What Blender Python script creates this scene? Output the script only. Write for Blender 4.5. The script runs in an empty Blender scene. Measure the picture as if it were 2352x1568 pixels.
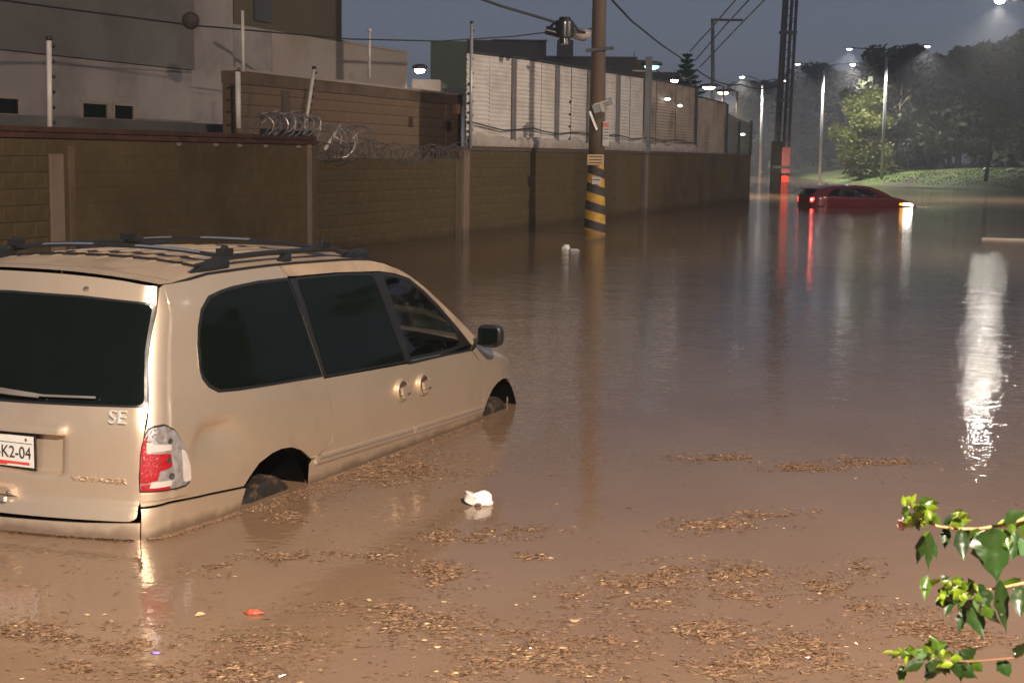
import bpy, bmesh, math, random
from mathutils import Vector, Matrix
random.seed(7)
R_=math.radians
C=bpy.data.collections.new('scene_objects'); bpy.context.scene.collection.children.link(C)
sc=bpy.context.scene

# ---------------------------------------------------------------- camera, world, main lamp, exposure
EYE=Vector((0,0,1.8)); FPX=3400.0; CXP=1176.0; CYP=784.0       # eye 1.8 m above the flood water
PITCH=math.atan(426/3400); ROLL=0.013
fwd=Vector((0,math.cos(PITCH),-math.sin(PITCH))); r0=Vector((1,0,0)); u0=r0.cross(fwd)
right=r0*math.cos(ROLL)+u0*math.sin(ROLL); upv=-r0*math.sin(ROLL)+u0*math.cos(ROLL)
cd=bpy.data.cameras.new('camera'); cam=bpy.data.objects.new('camera',cd); C.objects.link(cam)
m=Matrix((right,upv,-fwd)).transposed().to_4x4(); m.translation=EYE; cam.matrix_world=m
cd.sensor_width=36; cd.lens=FPX/2352*36; cd.clip_start=0.1; cd.clip_end=3000
sc.camera=cam
cd.dof.use_dof=True; cd.dof.focus_distance=10.0; cd.dof.aperture_fstop=15
sc.view_settings.view_transform='Standard'; sc.view_settings.look='None'
sc.view_settings.exposure=0.0; sc.view_settings.gamma=1.0; sc.view_settings.use_curve_mapping=False
sc.cycles.max_bounces=6; sc.cycles.diffuse_bounces=2; sc.cycles.glossy_bounces=4; sc.cycles.transmission_bounces=4
sc.cycles.transparent_max_bounces=8; sc.cycles.volume_bounces=0; sc.cycles.sample_clamp_indirect=4.0; sc.cycles.sample_clamp_direct=0
sc.cycles.use_denoising=True; sc.cycles.use_light_tree=True
sc.cycles.caustics_reflective=False; sc.cycles.caustics_refractive=False

w=bpy.data.worlds.new('World'); sc.world=w; w.use_nodes=True
nt=w.node_tree; nt.nodes.clear()
out=nt.nodes.new('ShaderNodeOutputWorld'); bg=nt.nodes.new('ShaderNodeBackground')
tc=nt.nodes.new('ShaderNodeTexCoord'); sx=nt.nodes.new('ShaderNodeSeparateXYZ'); cr=nt.nodes.new('ShaderNodeValToRGB')
nt.links.new(tc.outputs['Generated'],sx.inputs[0]); nt.links.new(sx.outputs['Z'],cr.inputs[0])
e=cr.color_ramp.elements; e[0].position=0.0; e[0].color=(0.165,0.175,0.200,1); e[1].position=0.5; e[1].color=(0.066,0.074,0.096,1)
x=cr.color_ramp.elements.new(0.10); x.color=(0.105,0.122,0.165,1)
nt.links.new(cr.outputs[0],bg.inputs[0]); bg.inputs[1].default_value=1.42; nt.links.new(bg.outputs[0],out.inputs[0])

def spot(name,loc,target,power,col,angle=150,blend=0.6,radius=0.15):
    l=bpy.data.lights.new(name,'SPOT'); l.energy=power; l.color=col; l.spot_size=R_(angle); l.spot_blend=blend; l.shadow_soft_size=radius
    o=bpy.data.objects.new(name,l); C.objects.link(o); o.location=loc
    o.rotation_euler=(Vector(target)-Vector(loc)).to_track_quat('-Z','Y').to_euler(); return o
# the lit street lamp on the near bank (behind the camera) that lights the minivan and the water
KEY=Vector((3.0,-5.2,7.4))
spot('street_lamp_light',KEY,(-1.0,7.5,0.0),25500,(1.0,0.82,0.65),150,0.5,0.22)

# ---------------------------------------------------------------- helpers
def ray(px,py): return fwd+right*((px-CXP)/FPX)-upv*((py-CYP)/FPX)
def at(px,py,Y): d=ray(px,py); return EYE+d*(Y/d.y)
def ground(px,py,z=0.0): d=ray(px,py); return EYE+d*((z-EYE.z)/d.z)

class MB:
    def __init__(s): s.v=[]; s.f=[]
    def add(s,vs,fs):
        b=len(s.v); s.v+= [tuple(p) for p in vs]; s.f+=[tuple(i+b for i in f) for f in fs]; return s
    def box(s,c,size,rot=0,axes=None):
        cx,cy,cz=c; a,b,h=[t/2 for t in size]; c_,s_=math.cos(rot),math.sin(rot)
        if axes is None: X=Vector((c_,s_,0)); Y=Vector((-s_,c_,0)); Z=Vector((0,0,1))
        else: X,Y,Z=axes
        o=Vector(c); vs=[o+X*(a*i)+Y*(b*j)+Z*(h*k) for k in(-1,1) for j in(-1,1) for i in(-1,1)]
        return s.add(vs,[(0,2,3,1),(4,5,7,6),(0,1,5,4),(2,6,7,3),(0,4,6,2),(1,3,7,5)])
    def tube(s,pts,rad,n=8,caps=True):
        pts=[Vector(p) for p in pts]; rr=rad if isinstance(rad,(list,tuple)) else [rad]*len(pts); vs=[]; prev=None
        for i,p in enumerate(pts):
            t=(pts[min(i+1,len(pts)-1)]-pts[max(i-1,0)]).normalized()
            a=prev if prev is not None else (Vector((0,0,1)) if abs(t.z)<.9 else Vector((1,0,0)))
            x_=(a-t*a.dot(t)).normalized(); prev=x_; y_=t.cross(x_)
            vs+=[p+x_*(rr[i]*math.cos(2*math.pi*k/n))+y_*(rr[i]*math.sin(2*math.pi*k/n)) for k in range(n)]
        fs=[(i*n+k,i*n+(k+1)%n,(i+1)*n+(k+1)%n,(i+1)*n+k) for i in range(len(pts)-1) for k in range(n)]
        if caps: fs+=[tuple(range(n-1,-1,-1)),tuple((len(pts)-1)*n+k for k in range(n))]
        return s.add(vs,fs)
    def lathe(s,c,prof,n=16,axes=None):
        X,Y,Z=axes or (Vector((1,0,0)),Vector((0,1,0)),Vector((0,0,1))); c=Vector(c); vs=[]
        for r,z in prof: vs+=[c+X*(r*math.cos(2*math.pi*k/n))+Y*(r*math.sin(2*math.pi*k/n))+Z*z for k in range(n)]
        fs=[(i*n+k,i*n+(k+1)%n,(i+1)*n+(k+1)%n,(i+1)*n+k) for i in range(len(prof)-1) for k in range(n)]
        fs+=[tuple(range(n-1,-1,-1)),tuple((len(prof)-1)*n+k for k in range(n))]
        return s.add(vs,fs)
    def ball(s,c,r,n=10,m_=6):
        rx,ry,rz=r if isinstance(r,(tuple,list)) else (r,r,r); c=Vector(c); vs=[];fs=[]
        for i in range(1,m_): 
            a=math.pi*i/m_
            vs+=[c+Vector((rx*math.sin(a)*math.cos(2*math.pi*k/n),ry*math.sin(a)*math.sin(2*math.pi*k/n),rz*math.cos(a))) for k in range(n)]
        fs=[(i*n+k,i*n+(k+1)%n,(i+1)*n+(k+1)%n,(i+1)*n+k) for i in range(m_-2) for k in range(n)]
        t=len(vs); vs+=[c+Vector((0,0,rz)),c-Vector((0,0,rz))]
        fs+=[(t,(k+1)%n,k) for k in range(n)]+[(t+1,(m_-2)*n+k,(m_-2)*n+(k+1)%n) for k in range(n)]
        return s.add(vs,fs)
    def quad(s,a,b,c,d): return s.add([a,b,c,d],[(0,1,2,3)])

def mesh_obj(name,mb,mat,parent=None,smooth=False,shift=(0,0,0),angle=None):
    me=bpy.data.meshes.new(name)
    sh=Vector(shift)
    vs=[(v[0]-sh.x,v[1]-sh.y,v[2]-sh.z) for v in mb.v]
    me.from_pydata(vs,[],mb.f); me.update()
    bm=bmesh.new(); bm.from_mesh(me); bmesh.ops.recalc_face_normals(bm,faces=bm.faces) if not getattr(mb,'keep',False) else None
    bm.to_mesh(me); bm.free()
    if smooth:
        for p in me.polygons: p.use_smooth=True
        if angle: 
            try: me.set_sharp_from_angle(angle=R_(angle))
            except Exception: pass
    for mm in (mat if isinstance(mat,(list,tuple)) else [mat]): me.materials.append(mm)
    o=bpy.data.objects.new(name,me); C.objects.link(o)
    if parent: o.parent=parent
    return o
def tag(o,label=None,cat=None,group=None,kind=None):
    if label: o['label']=label
    if cat: o['category']=cat
    if group: o['group']=group
    if kind: o['kind']=kind
    return o
def thing(name,loc,label,cat,group=None,rz=0):
    o=bpy.data.objects.new(name,None); C.objects.link(o); o.location=loc; o.rotation_euler=(0,0,rz); o.empty_display_size=.2
    return tag(o,label,cat,group)
def part(root,name,mb,mat,smooth=False,angle=None,rootloc=None):
    """world-space mesh data as a child of an unrotated thing (or of a part of it)"""
    top=root
    while top.parent: top=top.parent
    return mesh_obj(name,mb,mat,root,smooth,rootloc or top.location,angle)
def single(name,mb,mat,label,cat,group=None,smooth=False,angle=None,loc=None):
    loc=Vector(loc) if loc is not None else Vector(mb.v[0])
    o=mesh_obj(name,mb,mat,None,smooth,loc,angle); o.location=loc; return tag(o,label,cat,group)
def copy_thing(o,loc,label=None,rz=None,scale=None):
    c=o.copy(); C.objects.link(c); c.location=loc
    if rz is not None: c.rotation_euler=(0,0,rz)
    if scale: c.scale=(scale,)*3 if not isinstance(scale,tuple) else scale
    if label: c['label']=label
    for ch in list(o.children):
        k=ch.copy(); C.objects.link(k); k.parent=c
        for g in list(ch.children):
            q=g.copy(); C.objects.link(q); q.parent=k
    return c

# ---------------------------------------------------------------- materials
MATS={}
def mat(name,col,rough=.7,metal=0,var=0.0,scale=4.0,bump=0.0,bscale=20.0,coat=0,spec=.5,dirt=None,dscale=.6,dlo=.45,dhi=.7,stretch=(1,1,1),rnd=0,emit=None,estr=0,alpha=None,ior=None):
    m=bpy.data.materials.new(name); m.use_nodes=True; n=m.node_tree.nodes; l=m.node_tree.links; b=n['Principled BSDF']
    b.inputs['Base Color'].default_value=(*col,1); b.inputs['Roughness'].default_value=rough; b.inputs['Metallic'].default_value=metal
    b.inputs['Specular IOR Level'].default_value=spec
    if coat: b.inputs['Coat Weight'].default_value=coat; b.inputs['Coat Roughness'].default_value=.08
    if ior: b.inputs['IOR'].default_value=ior
    t=n.new('ShaderNodeTexCoord'); mp=n.new('ShaderNodeMapping'); mp.inputs['Scale'].default_value=stretch; l.new(t.outputs['Object'],mp.inputs[0])
    cur=None
    if var or rnd:
        nz=n.new('ShaderNodeTexNoise'); nz.inputs['Scale'].default_value=scale; nz.inputs['Detail'].default_value=5; nz.inputs['Roughness'].default_value=.6; l.new(mp.outputs[0],nz.inputs[0])
        mr=n.new('ShaderNodeMapRange'); mr.inputs[1].default_value=.25; mr.inputs[2].default_value=.75; mr.inputs[3].default_value=1-var; mr.inputs[4].default_value=1+var; l.new(nz.outputs[0],mr.inputs[0])
        v=mr.outputs[0]
        if rnd:
            oi=n.new('ShaderNodeObjectInfo'); m2=n.new('ShaderNodeMapRange'); m2.inputs[3].default_value=1-rnd; m2.inputs[4].default_value=1+rnd; l.new(oi.outputs['Random'],m2.inputs[0])
            mu=n.new('ShaderNodeMath'); mu.operation='MULTIPLY'; l.new(v,mu.inputs[0]); l.new(m2.outputs[0],mu.inputs[1]); v=mu.outputs[0]
        sc_=n.new('ShaderNodeVectorMath'); sc_.operation='SCALE'; sc_.inputs[0].default_value=col; l.new(v,sc_.inputs['Scale']); cur=sc_.outputs[0]
    if dirt:
        nz=n.new('ShaderNodeTexNoise'); nz.inputs['Scale'].default_value=dscale; nz.inputs['Detail'].default_value=7; nz.inputs['Roughness'].default_value=.65; l.new(mp.outputs[0],nz.inputs[0])
        mr=n.new('ShaderNodeMapRange'); mr.inputs[1].default_value=dlo; mr.inputs[2].default_value=dhi; l.new(nz.outputs[0],mr.inputs[0])
        mx=n.new('ShaderNodeMix'); mx.data_type='RGBA'; l.new(mr.outputs[0],mx.inputs[0])
        if cur: l.new(cur,mx.inputs[6])
        else: mx.inputs[6].default_value=(*col,1)
        mx.inputs[7].default_value=(*dirt,1); cur=mx.outputs[2]
    if cur: l.new(cur,b.inputs['Base Color'])
    if bump:
        nb=n.new('ShaderNodeTexNoise'); nb.inputs['Scale'].default_value=bscale; nb.inputs['Detail'].default_value=6; l.new(mp.outputs[0],nb.inputs[0])
        bp=n.new('ShaderNodeBump'); bp.inputs['Strength'].default_value=1; bp.inputs['Distance'].default_value=bump; l.new(nb.outputs[0],bp.inputs['Height']); l.new(bp.outputs[0],b.inputs['Normal'])
    if emit: b.inputs['Emission Color'].default_value=(*emit,1); b.inputs['Emission Strength'].default_value=estr
    if alpha is not None: b.inputs['Alpha'].default_value=alpha
    MATS[name]=m; return m
paint=mat('champagne_paint',(.80,.645,.485),.35,.78,var=.05,scale=1.5,coat=.5,dirt=(.55,.41,.28),dscale=2.2,dlo=.58,dhi=.95,bump=.0006,bscale=3)
paint_rough=mat('weathered_paint',(.42,.32,.23),.55,.3,var=.12,scale=6,dirt=(.24,.17,.12),dscale=3)
black_trim=mat('black_trim',(.012,.012,.013),.35,coat=.2,var=.1)
rubber=mat('rubber',(.012,.011,.010),.8,var=.3,bump=.002)
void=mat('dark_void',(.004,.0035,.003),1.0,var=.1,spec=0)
silver=mat('bright_metal',(.75,.75,.76),.22,.9,var=.03)
chrome=mat('chrome',(.8,.78,.75),.12,1.0,var=.02)
privacy=mat('privacy_glass',(.003,.005,.004),.06,var=.2,spec=.22)
def glass_mat(name,tint,rough=.02,ior=1.5):
    m=bpy.data.materials.new(name); m.use_nodes=True; n=m.node_tree.nodes; l=m.node_tree.links; n.clear()
    o=n.new('ShaderNodeOutputMaterial'); g=n.new('ShaderNodeBsdfGlossy'); g.inputs['Roughness'].default_value=rough; t=n.new('ShaderNodeBsdfTransparent'); t.inputs[0].default_value=(*tint,1)
    f=n.new('ShaderNodeFresnel'); f.inputs[0].default_value=ior; mx=n.new('ShaderNodeMixShader')
    l.new(f.outputs[0],mx.inputs[0]); l.new(t.outputs[0],mx.inputs[1]); l.new(g.outputs[0],mx.inputs[2]); l.new(mx.outputs[0],o.inputs[0]); return m
tint_glass=glass_mat('tinted_glass',(.78,.86,.76),.03,2.1); clear_glass=glass_mat('clear_glass',(.8,.84,.82)); dark_glass=glass_mat('dark_window_glass',(.10,.12,.10))
red_lens=mat('red_lens',(.30,.006,.012),.15,var=.35,scale=40,coat=.6,bump=.004,bscale=140)
grey_lens=mat('silver_reflector',(.42,.40,.40),.28,.6,var=.45,scale=28,coat=.8,bump=.004,bscale=60)
white_lens=mat('white_lens',(.62,.57,.53),.15,.3,var=.1,coat=.8)
seat_fab=mat('seat_fabric',(.34,.29,.17),.9,var=.2)
block_m=mat('block_wall',(.112,.078,.038),.95,var=.16,scale=5,bump=.003,bscale=40,dirt=(.066,.045,.024),dscale=.5,rnd=.09,spec=.2)
mortar_m=mat('mortar',(.085,.055,.027),.95,var=.2,bump=.004)
brick_m=mat('red_brick',(.075,.028,.016),.9,var=.3,bump=.004,rnd=.3,dirt=(.04,.02,.012),dscale=5)
conc_m=mat('concrete',(.20,.14,.105),.9,var=.15,scale=3,bump=.004,dirt=(.12,.08,.055),dscale=1.2,stretch=(1,1,.4))
conc_dk=mat('dark_concrete',(.085,.06,.045),.9,var=.25,scale=3,bump=.004)
beam_m=mat('stained_beam',(.12,.078,.05),.9,var=.3,scale=2,dirt=(.07,.042,.028),dscale=1.5)
block2_m=mat('rear_block_wall',(.175,.118,.078),.93,var=.12,scale=3,bump=.002,dirt=(.15,.10,.07),dscale=.5,rnd=.05,spec=.2)
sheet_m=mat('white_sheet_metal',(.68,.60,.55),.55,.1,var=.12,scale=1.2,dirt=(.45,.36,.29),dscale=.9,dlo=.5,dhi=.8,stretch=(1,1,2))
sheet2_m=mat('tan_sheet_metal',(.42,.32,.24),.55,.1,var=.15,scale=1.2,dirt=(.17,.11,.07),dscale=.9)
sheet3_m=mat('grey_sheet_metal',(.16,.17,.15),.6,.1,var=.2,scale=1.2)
steel_dk=mat('dark_steel',(.05,.05,.055),.6,.3,var=.3)
steel_bl=mat('painted_steel_post',(.17,.17,.175),.5,.3,var=.2)
galv=mat('galvanised_steel',(.45,.44,.44),.45,.5,var=.2,scale=10)
white_paint=mat('white_post_paint',(.55,.50,.46),.6,var=.15,dirt=(.3,.25,.2))
wire_m=mat('wire',(.02,.02,.022),.6,var=.1)
wire_lt=mat('bare_wire',(.16,.19,.26),.6,.0,var=.1)
razor_dim=mat('dimmed_razor_wire',(.085,.075,.065),.6,.3,var=.3)  # darker copy of the wire, dimness of the hazy run put into colour
razor_m=mat('razor_wire',(.24,.22,.21),.35,.7,var=.3)
plasterA=mat('grey_plaster',(.27,.235,.22),.92,var=.12,scale=.8,bump=.003,dirt=(.15,.125,.11),dscale=.5)
plasterA2=mat('dark_grey_plaster',(.135,.122,.112),.92,var=.15,scale=.8,bump=.003,dirt=(.085,.075,.065),dscale=.5)
plasterB=mat('brown_plaster',(.085,.064,.036),.92,var=.15,scale=.8,dirt=(.06,.046,.03),dscale=.6,stretch=(1,1,.3))
plasterC=mat('pale_plaster',(.31,.25,.215),.92,var=.08,scale=.8,dirt=(.22,.17,.13),dscale=.4)
plasterG=mat('green_grey_plaster',(.10,.115,.085),.92,var=.12,scale=.5)
plasterD=mat('slate_plaster',(.05,.05,.058),.92,var=.15,scale=.5)
win_m=mat('window_pane',(.008,.014,.010),.08,var=.3)
bark=mat('bark',(.07,.05,.035),.95,var=.3,scale=12,bump=.02,bscale=15)
pole_wood=mat('weathered_wood_pole',(.105,.070,.046),.85,var=.3,scale=6,bump=.006,bscale=20,dirt=(.09,.05,.03),dscale=3,stretch=(1,1,.15))
yellow_p=mat('yellow_paint',(.48,.27,.035),.7,var=.2,scale=8,dirt=(.22,.13,.04),dscale=6,dlo=.5,dhi=.75)
blackish_p=mat('black_paint',(.035,.028,.026),.75,var=.25,scale=8)
def wet_band(m,z0,col,amp,world=True,strength=.6):
    n=m.node_tree.nodes; l=m.node_tree.links; b=n['Principled BSDF']; g=n.new('ShaderNodeNewGeometry'); sp=n.new('ShaderNodeSeparateXYZ'); l.new(g.outputs['Position'],sp.inputs[0])
    nz_=n.new('ShaderNodeTexNoise'); nz_.inputs['Scale'].default_value=2.2 if amp>.1 else 9; nz_.inputs['Detail'].default_value=6; l.new(g.outputs['Position'],nz_.inputs[0])
    a=n.new('ShaderNodeMath'); a.operation='MULTIPLY_ADD'; a.inputs[1].default_value=amp; l.new(nz_.outputs[0],a.inputs[0]); a.inputs[2].default_value=z0-amp*.5
    mr=n.new('ShaderNodeMapRange'); l.new(sp.outputs['Z'],mr.inputs[0]); l.new(a.outputs[0],mr.inputs[2]); mr.inputs[1].default_value=0; mr.inputs[3].default_value=strength; mr.inputs[4].default_value=0
    s_=n.new('ShaderNodeMath'); s_.operation='SUBTRACT'; l.new(a.outputs[0],s_.inputs[0]); s_.inputs[1].default_value=amp*.45; l.new(s_.outputs[0],mr.inputs[1])
    mx=n.new('ShaderNodeMix'); mx.data_type='RGBA'; l.new(mr.outputs[0],mx.inputs[0]); src=b.inputs['Base Color']
    if src.links: l.new(src.links[0].from_socket,mx.inputs[6])
    else: mx.inputs[6].default_value=src.default_value
    mx.inputs[7].default_value=(*col,1); l.new(mx.outputs[2],b.inputs['Base Color'])
wet_band(paint,.060,(.20,.12,.07),.10,strength=.6)
wet_band(block_m,.30,(.050,.030,.015),.35,strength=.7); wet_band(conc_m,.34,(.085,.055,.038),.3,strength=.75); wet_band(conc_dk,.34,(.04,.028,.02),.3)
wet_band(yellow_p,.16,(.14,.08,.03),.16); wet_band(white_paint,-5,(.3,.2,.1),.1)
def leafmat(name,col,tr=.35,rough=.5,rnd=.0,var=.3,scale=30):
    m=mat(name,col,rough,var=var,scale=scale,rnd=rnd); n=m.node_tree.nodes; l=m.node_tree.links; b=n['Principled BSDF']
    t=n.new('ShaderNodeBsdfTranslucent'); src=b.inputs['Base Color'].links[0].from_socket; l.new(src,t.inputs[0]); mx=n.new('ShaderNodeMixShader'); mx.inputs[0].default_value=tr
    o=n['Material Output']; l.new(b.outputs[0],mx.inputs[1]); l.new(t.outputs[0],mx.inputs[2]); l.new(mx.outputs[0],o.inputs[0]); return m
def emis(name,col,s):
    m=bpy.data.materials.new(name); m.use_nodes=True; b=m.node_tree.nodes['Principled BSDF']; b.inputs['Base Color'].default_value=(*[min(1,c)*.12 for c in col],1)
    b.inputs['Emission Color'].default_value=(*col,1); b.inputs['Emission Strength'].default_value=s; return m
lamp_white=emis('lamp_lens_white',(1,.93,.82),45); lamp_warm=emis('lamp_lens_warm',(1,.80,.42),24); lamp_dim=emis('lamp_lens_dim',(1,.93,.85),5)
lamp_cyan=emis('lamp_lens_cyan',(.30,.85,1.0),5)
# ---------------------------------------------------------------- the setting: ground, water, berm
SH=[(310,1000),(220,700),(46,274),(37,215),(30,160),(27,128),(25.5,112),(27,104),(29.5,98),(31.8,92.9),(31,75),(28,50),(26,25),(25,0),(25,-40),(25,-80)]
def shore_d(x,y):
    """signed distance east of the shoreline (positive = on the berm)"""
    best=1e9; sgn=-1
    for (x0,y0),(x1,y1) in zip(SH,SH[1:]):
        dx,dy=x1-x0,y1-y0; t=max(0,min(1,((x-x0)*dx+(y-y0)*dy)/(dx*dx+dy*dy))); qx,qy=x0+dx*t,y0+dy*t
        d=math.hypot(x-qx,y-qy)
        if d<best: best=d; sgn=1 if (dx*(y-qy)-dy*(x-qx))>0 else -1
    return best*sgn
from mathutils import noise as mnoise
def berm_h(x,y):
    d=shore_d(x,y)
    if d<-3: return -.56
    n=mnoise.noise(Vector((x*.25,y*.25,0)))*.10+mnoise.noise(Vector((x*.9,y*.9,3)))*.03
    t=max(0,min(1,(d+3)/3.0)); s=-.56+.60*t
    if d>0: s=.04+1.40*(1-math.exp(-d/4.5))+n*min(1,d/2)
    return s
gm=MB(); xs=[-400,-250,-120,-60,-30,-15,0,8,14,18]+[20+i*1.6 for i in range(30)]+[72,80,95,120,160,220,300,400,500]
ys=[-150,-100,-60,-30,-10,5,20,35,50,62,70]+[76+i*1.8 for i in range(40)]+[150,157,165,175,187,200,215,235,260,290,330,400,520,700,850,1000]
for y in ys:
    for x in xs: gm.v.append((x,y,berm_h(x,y)))
nx=len(xs); gm.f=[(j*nx+i,j*nx+i+1,(j+1)*nx+i+1,(j+1)*nx+i) for j in range(len(ys)-1) for i in range(nx-1)]
grass_m=mat('wet_grass_ground',(.075,.110,.020),.9,var=.35,scale=.6,bump=.05,bscale=3,dirt=(.055,.038,.022),dscale=.25,dlo=.5,dhi=.62)
g=mesh_obj('ground',gm,grass_m,None,True); tag(g,kind='structure')

def bground(px,py):
    d=ray(px,py); t=60.0
    while t<400:
        q=EYE+d*(t/d.y)
        if q.z<=max(0,berm_h(q.x,q.y)): break
        t+=.25
    return Vector((q.x,q.y,max(-.0,berm_h(q.x,q.y))))
# flood water
wm=bpy.data.materials.new('flood_water'); wm.use_nodes=True; n=wm.node_tree.nodes; l=wm.node_tree.links; b=n['Principled BSDF']
tcx=n.new('ShaderNodeTexCoord')
def nz(scale,stretch,detail=3,rough=.5,rot=0):
    mp=n.new('ShaderNodeMapping'); mp.inputs['Scale'].default_value=stretch; mp.inputs['Rotation'].default_value=(0,0,rot); l.new(tcx.outputs['Object'],mp.inputs[0])
    t=n.new('ShaderNodeTexNoise'); t.inputs['Scale'].default_value=scale; t.inputs['Detail'].default_value=detail; t.inputs['Roughness'].default_value=rough; l.new(mp.outputs[0],t.inputs[0]); return t.outputs[0]
mud=nz(.35,(1,.6,1),6,.6,.4)
rampc=n.new('ShaderNodeValToRGB'); l.new(mud,rampc.inputs[0]); ce=rampc.color_ramp.elements
ce[0].position=.35; ce[0].color=(.190,.118,.074,1); ce[1].position=.68; ce[1].color=(.255,.168,.110,1)
l.new(rampc.outputs[0],b.inputs['Base Color']); b.inputs['Roughness'].default_value=.045; b.inputs['IOR'].default_value=1.33
def math_(op,a,bv):
    m_=n.new('ShaderNodeMath'); m_.operation=op
    for i,q in enumerate((a,bv)):
        if isinstance(q,(int,float)): m_.inputs[i].default_value=q
        else: l.new(q,m_.inputs[i])
    return m_.outputs[0]
h1=nz(1.1,(1,1,1),2,.5,.3); h2=nz(5.0,(1,1.3,1),2,.5,-.5); h3=nz(22,(1,1,1),2,.5,.2); patch=nz(.11,(1,.5,1),2,.5,.6)
pr=n.new('ShaderNodeMapRange'); pr.inputs[1].default_value=.38; pr.inputs[2].default_value=.62; pr.inputs[3].default_value=.35; pr.inputs[4].default_value=1.15; l.new(patch,pr.inputs[0])
hs=math_('ADD',math_('MULTIPLY',h1,.017),math_('ADD',math_('MULTIPLY',h2,.0075),math_('MULTIPLY',h3,.0044)))
sepw=n.new('ShaderNodeSeparateXYZ'); l.new(tcx.outputs['Object'],sepw.inputs[0])
far=n.new('ShaderNodeMapRange'); far.inputs[1].default_value=4.5; far.inputs[2].default_value=13; far.inputs[3].default_value=.26; far.inputs[4].default_value=1.0; l.new(sepw.outputs['Y'],far.inputs[0])
hh=math_('MULTIPLY',hs,math_('MULTIPLY',pr.outputs[0],far.outputs[0]))
bp=n.new('ShaderNodeBump'); bp.inputs['Strength'].default_value=1; bp.inputs['Distance'].default_value=1.0; l.new(hh,bp.inputs['Height']); l.new(bp.outputs[0],b.inputs['Normal'])
wb=MB(); wb.quad((-400,-150,0),(500,-150,0),(500,1000,0),(-400,1000,0))
wo=mesh_obj('water',wb,wm); tag(wo,kind='structure')

# grass tufts on the berm (stuff)
gl=leafmat('grass_blades',(.070,.115,.018),.3,.6,var=.4,scale=1.5)
tf=MB(); tf.keep=True; rr=random.Random(3)
for i in range(40000):
    x=rr.uniform(22,60); y=rr.uniform(88,128); d=shore_d(x,y)
    if d<.6: continue
    z=berm_h(x,y); hgt=rr.uniform(.03,.08); a=rr.uniform(0,6.28); wd=rr.uniform(.03,.06); dx,dy=math.cos(a)*wd,math.sin(a)*wd
    tf.add([(x-dx,y-dy,z-.02),(x+dx,y+dy,z-.02),(x+dx*.4+rr.uniform(-.06,.06),y,z+hgt)],[(0,1,2)])
tf=single('grass',tf,gl,'short wet grass growing over the berm under the trees','grass',loc=(30,100,0)); tf['kind']='stuff'

# pale road apron and flat pale slabs just above the water
road_m=mat('wet_concrete_road',(.20,.16,.13),.25,var=.2,scale=.5)
pts=[(1745,387.5),(1815,393.5),(1945,404),(1950,410),(1900,410),(1815,400),(1745,391.5)]
def slab(name,pl,h,mt,label,cat):
    mb=MB(); nn=len(pl); mb.v=[(p[0],p[1],h) for p in pl]+[(p[0],p[1],-.3) for p in pl]
    mb.f=[tuple(range(nn))]+[(i,(i+1)%nn,nn+(i+1)%nn,nn+i) for i in range(nn)]
    return single(name,mb,mt,label,cat,loc=(pl[0][0],pl[0][1],0))
P=[ground(*q) for q in [(1965,420.5),(2080,424.5),(2225,433),(2225,435.5),(2080,430),(1965,424)]]
stripm=mat('pale_strip',(.42,.36,.29),.35,var=.15,scale=2)
slab('kerb',[(p.x,p.y) for p in P],.05,stripm,'wet pale kerb just above the water behind the red car','kerb')
a_=ground(2255,549); b_=ground(2400,553)
slab('kerb',[(a_.x,a_.y),(b_.x,b_.y),(b_.x+.05,b_.y-.55),(a_.x+.9,a_.y-.35)],.035,stripm,'flat pale kerb standing in for light reflected on the water at the right edge','kerb')  # pale slab stands in for a bright reflection lying on the water
# ---------------------------------------------------------------- the long boundary wall on the left
DW=Vector((.33717,.94144,0)).normalized(); W0=Vector((-12.42579,0,0)); NW=Vector((DW.y,-DW.x,0)); UP=Vector((0,0,1))
def wp(s,h,off=0.0): return W0+DW*s+UP*h+NW*off
WAX=(DW,NW,UP); WROT=math.atan2(DW.y,DW.x)
def wbox(mb,s0,s1,h0,h1,o0,o1): 
    return mb.box(wp((s0+s1)/2,(h0+h1)/2,(o0+o1)/2),(s1-s0,o1-o0,h1-h0),axes=WAX)
def block_field(root,s0,s1,h0,h1,bl,bh,face,mt,mesh,limit,rng,name='block',top=None):
    """courses of blocks: the first `limit` nearest as parts, the rest one stuff part"""
    cells=[]; k=0; h=h0
    while h+bh*.5<h1:
        s=s0-(bl/2 if k%2 else 0)
        while s<s1-.03:
            a=max(s,s0); bb=min(s+bl,s1)
            if bb-a>.06: cells.append((a,bb,h,min(h+bh,h1)))
            s+=bl
        h+=bh; k+=1
    vis=[c for c in cells if c[3]>-.02]; vis.sort(key=lambda c:c[0]); rest=MB(); root_l=root.location
    for i,(a,bb,c0,c1) in enumerate(vis):
        off=face+rng.uniform(0,.003)
        if i<limit:
            o=bpy.data.objects.new(name,mesh); C.objects.link(o); o.parent=root
            o.location=wp((a+bb)/2,(c0+c1)/2,off-.04)-root_l; o.rotation_euler=(0,0,WROT); o.scale=((bb-a-.004),.09,(c1-c0-.005))
        else: wbox(rest,a+.005,bb-.005,c0+.005,c1-.005,off-.06,off)
    if rest.v:
        o=part(root,name+'s_far',rest,mt); o['kind']='stuff'
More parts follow.
